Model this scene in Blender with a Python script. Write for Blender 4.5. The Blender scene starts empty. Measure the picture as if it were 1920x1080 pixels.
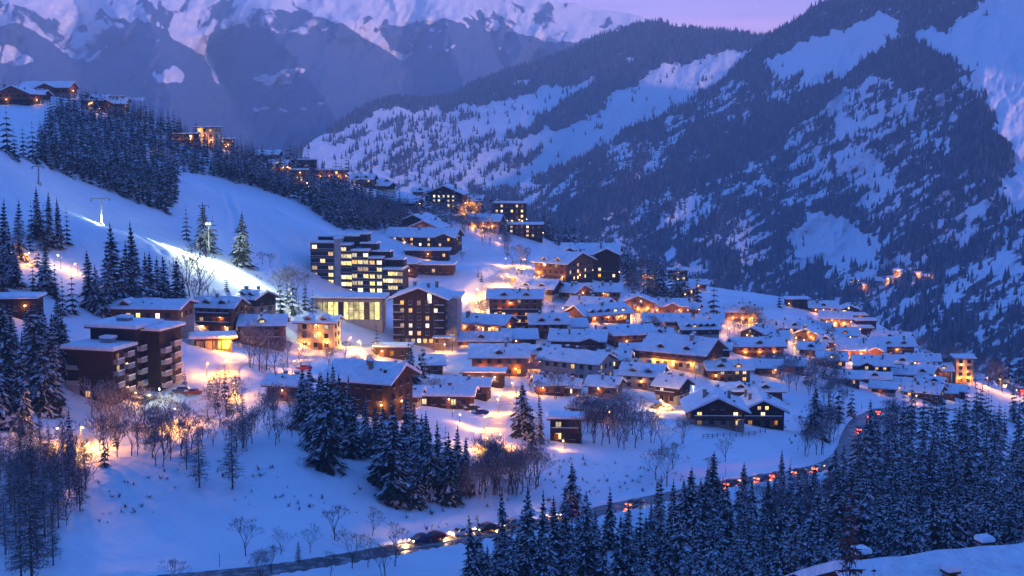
import bpy, math, random
import numpy as np
R = math.radians
rnd = random.Random(7)
scene = bpy.context.scene
col = scene.collection

# ------------------------------------------------------------------ camera, sky, sun, exposure
F = 2667.0                    # focal length in photo pixels (50 mm on a 36 mm sensor, 1920 wide)
PITCH = R(6.6)
CP, SP = math.cos(PITCH), math.sin(PITCH)
cam_d = bpy.data.cameras.new("camera")
cam = bpy.data.objects.new("camera", cam_d)
col.objects.link(cam)
cam.location = (0, 0, 0)
cam.rotation_euler = (math.pi / 2 - PITCH, 0, 0)
cam_d.lens = 50.0
cam_d.sensor_width = 36.0
cam_d.clip_start = 0.5
cam_d.clip_end = 60000
scene.camera = cam

SUN_EL, SUN_AZ = R(10.0), R(138)      # low, behind the camera to the right (azimuth clockwise from +Y)
world = bpy.data.worlds.new("World")
scene.world = world
world.use_nodes = True
nt = world.node_tree
nt.nodes.clear()
n_out = nt.nodes.new("ShaderNodeOutputWorld")
n_sky = nt.nodes.new("ShaderNodeTexSky")
n_sky.sky_type = 'NISHITA'
n_sky.sun_disc = False
n_sky.sun_elevation = R(-2.0)
n_sky.sun_rotation = SUN_AZ
n_sky.ozone_density = 4.0
n_bg1 = nt.nodes.new("ShaderNodeBackground")
n_bg1.inputs[1].default_value = 0.10
nt.links.new(n_sky.outputs[0], n_bg1.inputs[0])
n_tc = nt.nodes.new("ShaderNodeTexCoord")
n_sep = nt.nodes.new("ShaderNodeSeparateXYZ")
nt.links.new(n_tc.outputs["Generated"], n_sep.inputs[0])
n_ramp = nt.nodes.new("ShaderNodeValToRGB")
cr = n_ramp.color_ramp
cr.elements[0].position = 0.0
cr.elements[0].color = (0.80, 0.52, 1.0, 1)
cr.elements[1].position = 1.0
cr.elements[1].color = (0.040, 0.195, 0.74, 1)
for p, c in ((0.045, (0.86, 0.49, 0.86)), (0.064, (0.72, 0.45, 0.86)), (0.076, (0.52, 0.39, 0.86)), (0.10, (0.42, 0.37, 0.88)), (0.17, (0.15, 0.30, 1.0)), (0.40, (0.060, 0.225, 0.84))):
    e = cr.elements.new(p)
    e.color = (*c, 1)
nt.links.new(n_sep.outputs[2], n_ramp.inputs[0])
# faint streaks of thin cloud low in the dusk sky
n_map = nt.nodes.new("ShaderNodeMapping")
n_map.inputs["Scale"].default_value = (3, 3, 60)
nt.links.new(n_tc.outputs["Generated"], n_map.inputs[0])
n_noi = nt.nodes.new("ShaderNodeTexNoise")
n_noi.inputs["Scale"].default_value = 2.0
nt.links.new(n_map.outputs[0], n_noi.inputs["Vector"])
n_mr = nt.nodes.new("ShaderNodeMapRange")
n_mr.inputs[1].default_value = 0.3
n_mr.inputs[2].default_value = 0.75
n_mr.inputs[3].default_value = 0.92
n_mr.inputs[4].default_value = 1.12
nt.links.new(n_noi.outputs[0], n_mr.inputs[0])
n_bg2 = nt.nodes.new("ShaderNodeBackground")
n_mul = nt.nodes.new("ShaderNodeMath")
n_mul.operation = 'MULTIPLY'
n_mul.inputs[1].default_value = 1.36
nt.links.new(n_mr.outputs[0], n_mul.inputs[0])
# the dusk side of the sky, ahead, is brighter than the night side behind
n_az = nt.nodes.new("ShaderNodeMapRange")
n_az.inputs[1].default_value = -1.0
n_az.inputs[2].default_value = 1.0
n_az.inputs[3].default_value = 0.50
n_az.inputs[4].default_value = 1.10
nt.links.new(n_sep.outputs[1], n_az.inputs[0])
n_mul2 = nt.nodes.new("ShaderNodeMath")
n_mul2.operation = 'MULTIPLY'
nt.links.new(n_mul.outputs[0], n_mul2.inputs[0])
nt.links.new(n_az.outputs[0], n_mul2.inputs[1])
nt.links.new(n_mul2.outputs[0], n_bg2.inputs[1])
nt.links.new(n_ramp.outputs[0], n_bg2.inputs[0])
n_add = nt.nodes.new("ShaderNodeAddShader")
nt.links.new(n_bg1.outputs[0], n_add.inputs[0])
nt.links.new(n_bg2.outputs[0], n_add.inputs[1])
nt.links.new(n_add.outputs[0], n_out.inputs[0])

sun_d = bpy.data.lights.new("sun", 'SUN')
sun_d.energy = 4.6
sun_d.angle = R(6)
sun_d.color = (1.0, 0.60, 0.66)
sun = bpy.data.objects.new("sun", sun_d)
col.objects.link(sun)
# a sun lamp shines along its local -Z
from mathutils import Vector, Matrix
_sd = Vector((math.sin(SUN_AZ) * math.cos(SUN_EL), math.cos(SUN_AZ) * math.cos(SUN_EL), math.sin(SUN_EL)))
sun.rotation_euler = _sd.to_track_quat('Z', 'Y').to_euler()

vs = scene.view_settings
vs.view_transform = 'Standard'
vs.look = 'None'
vs.exposure = 0.0
vs.gamma = 1.0
scene.cycles.max_bounces = 4
scene.cycles.diffuse_bounces = 2
scene.cycles.glossy_bounces = 1
scene.cycles.transmission_bounces = 1
scene.cycles.volume_bounces = 1
scene.cycles.caustics_reflective = False
scene.cycles.caustics_refractive = False
scene.cycles.use_denoising = True
scene.cycles.use_adaptive_sampling = True
scene.cycles.adaptive_threshold = 0.025
scene.cycles.sample_clamp_indirect = 4.0

# ------------------------------------------------------------------ small tools
def P3(px, py, Y):
    a, b = (px - 960) / F, (540 - py) / F
    d = np.array([a, CP + b * SP, -SP + b * CP])
    return d * (Y / d[1])

def proj(x, y, z):
    zc = y * CP - z * SP
    return 960 + F * x / zc, 540 - F * (y * SP + z * CP) / zc

def _hash(ix, iy, seed):
    h = (ix.astype(np.int64) * 374761393 + iy.astype(np.int64) * 668265263 + seed * 974634777) & 0xffffffff
    h = ((h ^ (h >> 13)) * 1274126177) & 0xffffffff
    return ((h ^ (h >> 16)) & 0xffffff) / float(0xffffff)

def vnoise(x, y, seed=0):
    x0, y0 = np.floor(x), np.floor(y)
    fx, fy = x - x0, y - y0
    fx, fy = fx * fx * (3 - 2 * fx), fy * fy * (3 - 2 * fy)
    a, b = _hash(x0, y0, seed), _hash(x0 + 1, y0, seed)
    c, d = _hash(x0, y0 + 1, seed), _hash(x0 + 1, y0 + 1, seed)
    return (a * (1 - fx) + b * fx) * (1 - fy) + (c * (1 - fx) + d * fx) * fy

def fbm(x, y, seed=0, octv=4):
    t, amp, s = 0, 1.0, 0
    for o in range(octv):
        t = t + amp * (vnoise(x * 2 ** o, y * 2 ** o, seed + o * 17) - 0.5)
        s += amp
        amp *= 0.5
    return 2 * t / s

def ridged(x, y, seed=0, octv=5):
    t, amp, s = 0, 1.0, 0
    for o in range(octv):
        t = t + amp * (1 - np.abs(2 * vnoise(x * 2 ** o, y * 2 ** o, seed + o * 13) - 1))
        s += amp
        amp *= 0.5
    return t / s * 2 - 1

def blur(a, r):
    k = np.ones(2 * r + 1) / (2 * r + 1)
    for ax in (0, 1):
        b = np.pad(a, [(r, r) if i == ax else (0, 0) for i in (0, 1)], mode='edge')
        a = np.apply_along_axis(lambda v: np.convolve(v, k, 'valid'), ax, b)
    return a

class TPS:
    """thin plate spline through scattered values"""
    def __init__(self, pts, vals, smooth=0.0):
        self.c = np.asarray(pts, float)
        self.m = self.c.mean(0)
        self.s = self.c.std()
        q = (self.c - self.m) / self.s
        n = len(q)
        K = self._u(((q[:, None] - q[None]) ** 2).sum(-1)) + np.eye(n) * smooth
        Pm = np.hstack([np.ones((n, 1)), q])
        A = np.zeros((n + 3, n + 3))
        A[:n, :n] = K
        A[:n, n:] = Pm
        A[n:, :n] = Pm.T
        self.w = np.linalg.solve(A, np.concatenate([np.asarray(vals, float), np.zeros(3)]))
        self.q = q
    @staticmethod
    def _u(r2):
        return 0.5 * r2 * np.log(r2 + 1e-12)
    def __call__(self, X, Y):
        shp = np.shape(X)
        g = (np.stack([np.ravel(X), np.ravel(Y)], 1) - self.m) / self.s
        out = np.empty(len(g))
        n = len(self.q)
        for i in range(0, len(g), 20000):
            h = g[i:i + 20000]
            r2 = ((h[:, None, 0] - self.q[None, :, 0]) ** 2 + (h[:, None, 1] - self.q[None, :, 1]) ** 2)
            out[i:i + 20000] = self._u(r2) @ self.w[:n] + self.w[n] + h @ self.w[n + 1:]
        return out.reshape(shp)

def inpoly(x, y, poly):
    c = np.zeros(np.shape(x), bool)
    n = len(poly)
    for i in range(n):
        x0, y0 = poly[i]
        x1, y1 = poly[(i + 1) % n]
        if y0 == y1:
            continue
        t = ((y0 > y) != (y1 > y)) & (x < (x1 - x0) * (y - y0) / (y1 - y0) + x0)
        c ^= t
    return c

# ------------------------------------------------------------------ hillside heightfield
CTRL = [
 # bottom snow slope, road, wood
 (-150,1080,212),(0,1080,215),(200,1080,218),(430,1080,215),(300,1000,238),(0,980,232),(180,950,250),(600,1058,228),(760,1030,240),(980,990,258),(1190,945,285),
 (1350,910,310),(1450,895,323),(1540,880,340),(1590,850,370),(1595,810,410),(1625,780,450),(1665,765,480),(800,1080,224),(960,1080,229),(1100,1070,238),(1380,1075,245),
 (1500,1000,275),(1450,960,298),(1600,1000,280),(1700,950,320),(1850,950,330),(1930,1040,290),(1750,850,400),(1900,850,430),(1720,790,470),(1850,770,530),(1930,780,550),(2100,900,430),(2100,780,580),
 # bank above the road
 (0,865,262),(150,820,290),(335,795,300),(430,835,275),(570,845,270),(640,900,262),(740,945,262),(800,930,268),(900,940,270),(430,900,260),(480,960,245),
 # left bench and slope
 (430,700,350),(200,750,330),(100,765,315),(30,790,290),(-100,760,300),(0,640,335),(60,560,370),(-100,560,350),(250,585,400),(130,540,400),(30,480,410),(100,440,440),(-100,420,420),(-100,280,480),
 (0,290,500),(190,420,500),(330,330,620),(300,470,460),(400,540,460),(510,565,480),(500,500,520),(600,430,620),(480,400,620),(310,395,560),(160,345,540),
 (-150,200,650),(0,205,690),(60,172,800),(130,178,800),(220,205,830),(380,268,850),(480,300,880),(560,322,880),(680,350,900),(860,385,900),(950,412,850),(1010,442,830),(1130,500,760),(1300,545,740),
 (1450,566,740),(1560,577,800),(1630,602,800),(1700,640,720),(1800,700,650),(1920,732,640),(2100,770,650),(100,250,640),(220,290,640),(400,345,680),(560,370,720),(680,410,740),(760,430,720),
 # village
 (790,650,490),(650,560,565),(590,650,460),(400,625,430),(500,610,450),(990,720,440),(840,770,378),(690,775,318),(600,740,330),(740,700,400),(930,812,332),(880,762,370),(1060,835,322),(1010,850,305),
 (1200,868,308),(1060,890,295),(1100,925,286),(1000,900,285),(1345,795,375),(1400,840,345),(1230,770,385),(1150,800,352),(1210,700,455),(1280,660,510),(1100,620,540),(1000,600,550),(1040,520,640),
 (1130,510,690),(900,500,630),(800,470,690),(700,470,650),(870,560,560),(780,505,630),(1400,640,580),(1480,660,570),(1450,590,690),(1600,600,740),(1680,670,600),(1800,720,580),(1650,730,520),
 (1500,740,470),(1530,810,410),(1380,720,460),(900,440,780),
]
_pts = np.array([P3(*c) for c in CTRL])
_ext = []
for (x, y, z) in ((-90, 60, -44), (0, 60, -40), (60, 60, -40), (-100, 120, -58), (0, 110, -52), (70, 110, -50), (0, 165, -66), (-90, 170, -62), (90, 170, -66), (30, 78, -40), (60, 220, -76), (110, 230, -78), (150, 120, -55)):
    _ext.append((x, y, z))
for (px, py, Y) in ((-150,200,650),(60,172,800),(220,205,830),(380,268,850),(560,322,880),(680,350,900),(860,385,900),(1010,442,830),(1130,500,760),(1300,545,740),(1450,566,740),(1630,602,800),(1800,700,650),(1920,732,640),(2100,770,650)):
    b = P3(px, py, Y)
    for k, dz in ((1.25, 50), (1.6, 170), (2.0, 300)):
        _ext.append((b[0] * k, b[1] * k, b[2] - dz if px < 700 else b[2] * k - dz * 0.55))
_all = np.vstack([_pts, np.array(_ext)])
_tps = TPS(_all[:, :2], _all[:, 2], 0.0004)
NS, NY = 620, 600
S_MIN, S_MAX = -0.50, 0.52
Y_MIN, Y_MAX = 45.0, 1500.0
Sg = np.linspace(S_MIN, S_MAX, NS)
Lg = np.linspace(math.log(Y_MIN), math.log(Y_MAX), NY)
Yg = np.exp(Lg)
SS, YY = np.meshgrid(Sg, Yg)          # rows = Y
XX = SS * YY
cs, cy = np.linspace(S_MIN, S_MAX, 200), np.exp(np.linspace(math.log(Y_MIN), math.log(Y_MAX), 220))
_cS, _cY = np.meshgrid(cs, cy)
_cz = _tps(_cS * _cY, _cY)
# bilinear refine of the spline (smooth at this spacing)
fi = (SS - S_MIN) / (S_MAX - S_MIN) * 199
fj = (np.log(YY) - Lg[0]) / (Lg[-1] - Lg[0]) * 219
def _cub(t):
    return t
i0, j0 = np.clip(np.floor(fi).astype(int), 0, 198), np.clip(np.floor(fj).astype(int), 0, 218)
u, v = fi - i0, fj - j0
HZ = (_cz[j0, i0] * (1 - u) + _cz[j0, i0 + 1] * u) * (1 - v) + (_cz[j0 + 1, i0] * (1 - u) + _cz[j0 + 1, i0 + 1] * u) * v
HZ = HZ + 0.9 * fbm(XX / 28, YY / 28, 3, 4) + 0.30 * fbm(XX / 5, YY / 5, 9, 3)

def zcol(s):
    f = (s - S_MIN) / (S_MAX - S_MIN) * (NS - 1)
    i = int(np.clip(math.floor(f), 0, NS - 2))
    t = f - i
    return HZ[:, i] * (1 - t) + HZ[:, i + 1] * t

def zat(x, y):
    c = zcol(x / y)
    return float(np.interp(math.log(y), Lg, c))

def hit(px, py):
    for k in range(40):
        p = hit1(px, py + 1.5 * k)
        if p is not None:
            return p

def hit1(px, py):
    """where the view ray through a photo pixel first meets the hillside"""
    a, b = (px - 960) / F, (540 - py) / F
    d = (a, CP + b * SP, -SP + b * CP)
    s, k = d[0] / d[1], d[2] / d[1]
    diff = k * Yg - zcol(s)
    idx = np.nonzero((diff[1:] <= 0) & (diff[:-1] > 0))[0]
    if len(idx) == 0:
        return None
    i = idx[0]
    t = diff[i] / (diff[i] - diff[i + 1])
    y = Yg[i] * (1 - t) + Yg[i + 1] * t
    return np.array([s * y, y, k * y])

# ------------------------------------------------------------------ materials
def new_mat(name):
    m = bpy.data.materials.new(name)
    m.use_nodes = True
    t = m.node_tree
    t.nodes.clear()
    o = t.nodes.new("ShaderNodeOutputMaterial")
    return m, t, o

def N(t, kind, **kw):
    n = t.nodes.new(kind)
    for k, v in kw.items():
        setattr(n, k, v)
    return n

def noise_fac(t, scale, detail=3, lo=0.35, hi=0.65, coord="Object", stretch=None, rough=0.55):
    tc = N(t, "ShaderNodeTexCoord")
    src = tc.outputs[coord]
    if stretch:
        mp = N(t, "ShaderNodeMapping")
        mp.inputs["Scale"].default_value = stretch
        t.links.new(src, mp.inputs[0])
        src = mp.outputs[0]
    nz = N(t, "ShaderNodeTexNoise")
    nz.inputs["Scale"].default_value = scale
    nz.inputs["Detail"].default_value = detail
    nz.inputs["Roughness"].default_value = rough
    t.links.new(src, nz.inputs["Vector"])
    mr = N(t, "ShaderNodeMapRange")
    mr.inputs[1].default_value = lo
    mr.inputs[2].default_value = hi
    t.links.new(nz.outputs[0], mr.inputs[0])
    return mr.outputs[0], nz.outputs[0]

def mixc(t, fac, a, b):
    m = N(t, "ShaderNodeMix", data_type='RGBA')
    for sock, v in ((m.inputs[0], fac), (m.inputs[6], a), (m.inputs[7], b)):
        if hasattr(v, "links"):
            t.links.new(v, sock)
        else:
            sock.default_value = v if isinstance(v, float) else (*v, 1)
    return m.outputs[2]

def math_(t, op, a, b=0.0, clamp=False):
    m = N(t, "ShaderNodeMath", operation=op, use_clamp=clamp)
    for i, v in enumerate((a, b)):
        if hasattr(v, "links"):
            t.links.new(v, m.inputs[i])
        else:
            m.inputs[i].default_value = v
    return m.outputs[0]

def finish(t, o, color, rough=0.8, bump=None, bump_d=0.1, spec=0.3, bump_s=0.6):
    p = N(t, "ShaderNodeBsdfPrincipled")
    if hasattr(color, "links"):
        t.links.new(color, p.inputs["Base Color"])
    else:
        p.inputs["Base Color"].default_value = (*color, 1)
    p.inputs["Roughness"].default_value = rough
    p.inputs["Specular IOR Level"].default_value = spec
    if bump is not None:
        b = N(t, "ShaderNodeBump")
        b.inputs["Strength"].default_value = bump_s
        b.inputs["Distance"].default_value = bump_d
        t.links.new(bump, b.inputs["Height"])
        t.links.new(b.outputs[0], p.inputs["Normal"])
    t.links.new(p.outputs[0], o.inputs[0])
    return p

MAT = {}
def simple(name, c1, c2, scale=1.0, rough=0.8, bump_d=0.05, stretch=None, lo=0.35, hi=0.65, spec=0.3, detail=4):
    m, t, o = new_mat(name)
    f, raw = noise_fac(t, scale, detail, lo, hi, stretch=stretch)
    finish(t, o, mixc(t, f, c1, c2), rough, raw, bump_d, spec)
    MAT[name] = m
    return m

simple("roof_snow", (0.74, 0.76, 0.80), (0.90, 0.91, 0.93), 0.8, 0.6, 0.9)
simple("wood_dark", (0.030, 0.015, 0.010), (0.085, 0.038, 0.022), 1.3, 0.8, 0.04, (1, 1, 6))
simple("wood_warm", (0.13, 0.055, 0.025), (0.26, 0.12, 0.055), 1.3, 0.8, 0.04, (1, 1, 6))
simple("wood_black", (0.012, 0.009, 0.010), (0.035, 0.024, 0.022), 1.3, 0.8, 0.04, (1, 1, 6))
simple("plaster_cream", (0.50, 0.38, 0.22), (0.62, 0.50, 0.32), 0.4, 0.85, 0.02)
simple("plaster_grey", (0.26, 0.25, 0.26), (0.40, 0.38, 0.38), 0.5, 0.85, 0.03)
simple("stone", (0.16, 0.13, 0.11), (0.36, 0.31, 0.27), 1.6, 0.9, 0.10)
simple("concrete", (0.30, 0.29, 0.29), (0.44, 0.43, 0.42), 0.7, 0.85, 0.02)
simple("fascia", (0.045, 0.025, 0.016), (0.09, 0.05, 0.03), 2.0, 0.75, 0.02)
simple("metal", (0.20, 0.20, 0.21), (0.30, 0.30, 0.32), 2.0, 0.5, 0.01, spec=0.5)
simple("pole_metal", (0.05, 0.05, 0.055), (0.09, 0.09, 0.10), 2.0, 0.5, 0.01, spec=0.5)
simple("bark", (0.045, 0.030, 0.024), (0.11, 0.075, 0.058), 3.0, 0.9, 0.05, (1, 1, 0.3))
simple("twig", (0.050, 0.034, 0.036), (0.12, 0.085, 0.085), 2.0, 0.9, 0.02)
simple("twig_frost", (0.30, 0.30, 0.34), (0.55, 0.56, 0.60), 2.0, 0.8, 0.02)
simple("needles", (0.010, 0.017, 0.014), (0.034, 0.048, 0.036), 1.4, 0.85, 0.05)
simple("needle_snow", (0.42, 0.45, 0.52), (0.82, 0.84, 0.88), 1.2, 0.7, 0.08)
simple("asphalt", (0.030, 0.030, 0.034), (0.075, 0.072, 0.075), 0.7, 0.55, 0.01, lo=0.3, hi=0.7)
simple("packed_snow", (0.42, 0.40, 0.40), (0.74, 0.74, 0.76), 0.5, 0.6, 0.06)
simple("rubber", (0.012, 0.012, 0.013), (0.022, 0.022, 0.024), 6.0, 0.8, 0.01)
simple("rock", (0.05, 0.045, 0.045), (0.14, 0.12, 0.115), 1.0, 0.9, 0.3)
m, t, o = new_mat("asphalt")
f1, r1 = noise_fac(t, 0.55, 5, 0.46, 0.66)
f2, r2 = noise_fac(t, 3.0, 3, 0.3, 0.7)
finish(t, o, mixc(t, f1, mixc(t, f2, (0.028, 0.028, 0.033), (0.06, 0.058, 0.062)), (0.30, 0.30, 0.33)), 0.42, r1, 0.03, 0.4)
MAT["asphalt"] = m
for nm, c in (("paint_silver", (0.33, 0.34, 0.36)), ("paint_red", (0.26, 0.03, 0.025)), ("paint_blue", (0.03, 0.05, 0.13)), ("paint_white", (0.7, 0.7, 0.7)), ("paint_black", (0.02, 0.02, 0.022))):
    simple(nm, c, tuple(v * 1.15 for v in c), 4.0, 0.28, 0.002, spec=0.5)

def emis(name, c, s, vary=0.0, scale=0.8):
    m, t, o = new_mat(name)
    e = N(t, "ShaderNodeEmission")
    e.inputs[0].default_value = (*c, 1)
    e.inputs[1].default_value = s
    if vary:
        f, raw = noise_fac(t, scale, 2, 0.3, 0.7)
        oi = N(t, "ShaderNodeObjectInfo")
        rv = math_(t, 'ADD', math_(t, 'MULTIPLY', oi.outputs["Random"], 1.1), 0.35)
        t.links.new(math_(t, 'MULTIPLY', rv, math_(t, 'MULTIPLY', math_(t, 'ADD', math_(t, 'MULTIPLY', f, vary), 1 - vary), s)), e.inputs[1])
        hs = N(t, "ShaderNodeHueSaturation")
        hs.inputs["Color"].default_value = (*c, 1)
        t.links.new(math_(t, 'ADD', math_(t, 'MULTIPLY', oi.outputs["Random"], 0.5), 0.7), hs.inputs["Saturation"])
        t.links.new(hs.outputs[0], e.inputs[0])
    t.links.new(e.outputs[0], o.inputs[0])
    MAT[name] = m
emis("glow_warm", (1.0, 0.56, 0.20), 1.9, 0.75, 1.1)
emis("glow_yellow", (1.0, 0.74, 0.32), 2.3, 0.7, 0.9)
emis("glow_dim", (1.0, 0.45, 0.15), 0.75, 0.8, 1.2)
emis("glow_white", (1.0, 0.80, 0.50), 2.6, 0.5, 0.8)
emis("glow_hall", (1.0, 0.80, 0.34), 1.5, 0.85, 0.35)
emis("lamp_sodium", (1.0, 0.62, 0.25), 14.0)
emis("lamp_white", (0.85, 1.0, 0.85), 30.0)
emis("tail_red", (1.0, 0.06, 0.02), 14.0)
emis("head_white", (1.0, 0.80, 0.50), 18.0)
m, t, o = new_mat("glass_dark")
p = finish(t, o, (0.02, 0.022, 0.03), 0.12, None, 0, 0.5)
MAT["glass_dark"] = m

# snow on the hillside: soft drifts, tracks and dirty flecks
m, t, o = new_mat("hill_snow")
f1, r1 = noise_fac(t, 0.035, 4, 0.3, 0.7)
f2, r2 = noise_fac(t, 0.45, 5, 0.35, 0.7)
base = mixc(t, f1, (0.74, 0.77, 0.82), (0.86, 0.88, 0.91))
at = N(t, "ShaderNodeAttribute", attribute_name="scrub")
f3, r3 = noise_fac(t, 0.9, 3, 0.0, 1.0)
scr = math_(t, 'GREATER_THAN', math_(t, 'ADD', at.outputs["Fac"], math_(t, 'MULTIPLY', r3, 0.7)), 0.93)
base = mixc(t, scr, base, (0.10, 0.085, 0.085))
finish(t, o, base, 0.55, math_(t, 'ADD', r2, math_(t, 'MULTIPLY', r1, 3.0)), 0.5, 0.25, 0.55)
MAT["hill_snow"] = m

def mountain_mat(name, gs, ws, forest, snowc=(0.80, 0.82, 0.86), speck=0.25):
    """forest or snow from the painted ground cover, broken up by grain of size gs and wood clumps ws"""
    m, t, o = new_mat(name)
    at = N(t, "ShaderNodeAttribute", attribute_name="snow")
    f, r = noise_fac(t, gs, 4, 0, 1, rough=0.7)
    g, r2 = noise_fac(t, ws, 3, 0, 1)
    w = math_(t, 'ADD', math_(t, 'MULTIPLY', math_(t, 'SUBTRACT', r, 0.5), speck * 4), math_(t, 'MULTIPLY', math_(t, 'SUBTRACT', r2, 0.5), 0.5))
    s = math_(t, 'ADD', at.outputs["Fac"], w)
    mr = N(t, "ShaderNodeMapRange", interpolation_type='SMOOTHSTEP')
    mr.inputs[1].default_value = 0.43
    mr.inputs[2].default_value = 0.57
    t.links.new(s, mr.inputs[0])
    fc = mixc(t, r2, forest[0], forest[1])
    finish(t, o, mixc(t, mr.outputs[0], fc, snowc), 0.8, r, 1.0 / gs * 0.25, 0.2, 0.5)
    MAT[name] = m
mountain_mat("mountain_ground", 0.055, 0.010, ((0.022, 0.020, 0.030), (0.085, 0.080, 0.095)))
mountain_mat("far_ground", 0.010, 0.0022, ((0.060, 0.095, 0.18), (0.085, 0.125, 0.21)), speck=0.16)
simple("mountain_trees", (0.010, 0.011, 0.016), (0.030, 0.030, 0.036), 0.03, 0.9, 0.1)
simple("mountain_trees_frost", (0.06, 0.06, 0.08), (0.15, 0.15, 0.18), 0.03, 0.9, 0.1)

# ------------------------------------------------------------------ object helpers
class MB:
    """collects faces for one mesh object"""
    def __init__(self):
        self.v, self.f, self.m, self.slots = [], [], [], []
    def slot(self, name):
        if name not in self.slots:
            self.slots.append(name)
        return self.slots.index(name)
    def face(self, pts, mat):
        b = len(self.v)
        self.v.extend([tuple(p) for p in pts])
        self.f.append(tuple(range(b, b + len(pts))))
        self.m.append(self.slot(mat))
    def poly(self, verts, faces, mat):
        b = len(self.v)
        self.v.extend([tuple(p) for p in verts])
        k = self.slot(mat)
        for f in faces:
            self.f.append(tuple(b + i for i in f))
            self.m.append(k)
    def box(self, x0, x1, y0, y1, z0, z1, mat, ch=0.0):
        if ch <= 0:
            v = [(x0, y0, z0), (x1, y0, z0), (x1, y1, z0), (x0, y1, z0), (x0, y0, z1), (x1, y0, z1), (x1, y1, z1), (x0, y1, z1)]
            f = [(3, 2, 1, 0), (4, 5, 6, 7), (0, 1, 5, 4), (1, 2, 6, 5), (2, 3, 7, 6), (3, 0, 4, 7)]
        else:
            c = ch
            v = []
            for (e, z) in ((0, z0), (-c * .25, z0 + (z1 - z0) * .35), (0, z0 + (z1 - z0) * .72), (c * .35, z1 - c * .12), (c, z1)):
                v += [(x0 + e, y0 + e, z), (x1 - e, y0 + e, z), (x1 - e, y1 - e, z), (x0 + e, y1 - e, z)]
            f = [(3, 2, 1, 0), (16, 17, 18, 19)]
            for l in range(4):
                for i in range(4):
                    j = (i + 1) % 4
                    f.append((l * 4 + i, l * 4 + j, l * 4 + 4 + j, l * 4 + 4 + i))
        self.poly(v, f, mat)
    def tube(self, p, q, r0, r1, mat, n=6, cap=True):
        p, q = Vector(p), Vector(q)
        d = (q - p)
        if d.length < 1e-6:
            return
        d.normalize()
        a = d.orthogonal().normalized()
        b = d.cross(a)
        v = []
        for c, r in ((p, r0), (q, r1)):
            for i in range(n):
                t_ = 2 * math.pi * i / n
                v.append(c + a * (r * math.cos(t_)) + b * (r * math.sin(t_)))
        f = [(i, (i + 1) % n, n + (i + 1) % n, n + i) for i in range(n)]
        if cap:
            f.append(tuple(range(n, 2 * n)))
            f.append(tuple(range(n - 1, -1, -1)))
        self.poly(v, f, mat)
    def extrude_x(self, prof, x0, x1, mat, seg=1, jit=0.0, top=None, rg=None):
        """closed profile in (y, z), run along x; top = indices whose z may wander"""
        n = len(prof)
        v, f = [], []
        for s in range(seg + 1):
            x = x0 + (x1 - x0) * s / seg
            for i, (y, z) in enumerate(prof):
                dz = (rg.uniform(-jit, jit) if (rg and top and i in top) else 0)
                v.append((x, y, z + dz))
        for s in range(seg):
            for i in range(n):
                j = (i + 1) % n
                f.append((s * n + i, (s + 1) * n + i, (s + 1) * n + j, s * n + j))
        f.append(tuple(range(n)))
        f.append(tuple(reversed(range(seg * n, seg * n + n))))
        self.poly(v, f, mat)
    def rotz90(self):
        self.v = [(-y, x, z) for (x, y, z) in self.v]
    def mesh(self, name):
        me = bpy.data.meshes.new(name)
        me.from_pydata(self.v, [], self.f)
        for s in self.slots:
            me.materials.append(MAT[s])
        if len(self.slots) > 1:
            me.polygons.foreach_set("material_index", self.m)
        me.update()
        return me

def link(name, data, parent=None, loc=None, rz=None):
    o = bpy.data.objects.new(name, data)
    col.objects.link(o)
    if parent is not None:
        o.parent = parent
    if loc is not None:
        o.location = loc
    if rz is not None:
        o.rotation_euler = (0, 0, rz)
    return o

def tag(o, label=None, cat=None, group=None, kind=None):
    for k, v in (("label", label), ("category", cat), ("group", group), ("kind", kind)):
        if v:
            o[k] = v
    return o

def np_mesh(name, verts, faces, mats, mat_idx=None, smooth=False):
    """fast mesh from numpy arrays; faces (n,3) or (n,4)"""
    me = bpy.data.meshes.new(name)
    nv, nf, k = len(verts), len(faces), faces.shape[1]
    me.vertices.add(nv)
    me.vertices.foreach_set("co", np.ascontiguousarray(verts, np.float32).ravel())
    me.loops.add(nf * k)
    me.polygons.add(nf)
    me.polygons.foreach_set("loop_start", np.arange(0, nf * k, k, dtype=np.int32))
    me.loops.foreach_set("vertex_index", np.ascontiguousarray(faces, np.int32).ravel())
    for mm in mats:
        me.materials.append(MAT[mm])
    if mat_idx is not None:
        me.polygons.foreach_set("material_index", np.ascontiguousarray(mat_idx, np.int32))
    if smooth:
        me.polygons.foreach_set("use_smooth", np.ones(nf, bool))
    me.update(calc_edges=True)
    me.validate()
    return me

def grid_faces(ny, nx):
    a = np.arange(ny * nx).reshape(ny, nx)
    return np.stack([a[:-1, :-1], a[:-1, 1:], a[1:, 1:], a[1:, :-1]], -1).reshape(-1, 4)

def set_attr(me, name, vals):
    at = me.attributes.new(name, 'FLOAT', 'POINT')
    at.data.foreach_set("value", np.ascontiguousarray(vals, np.float32).ravel())

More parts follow.
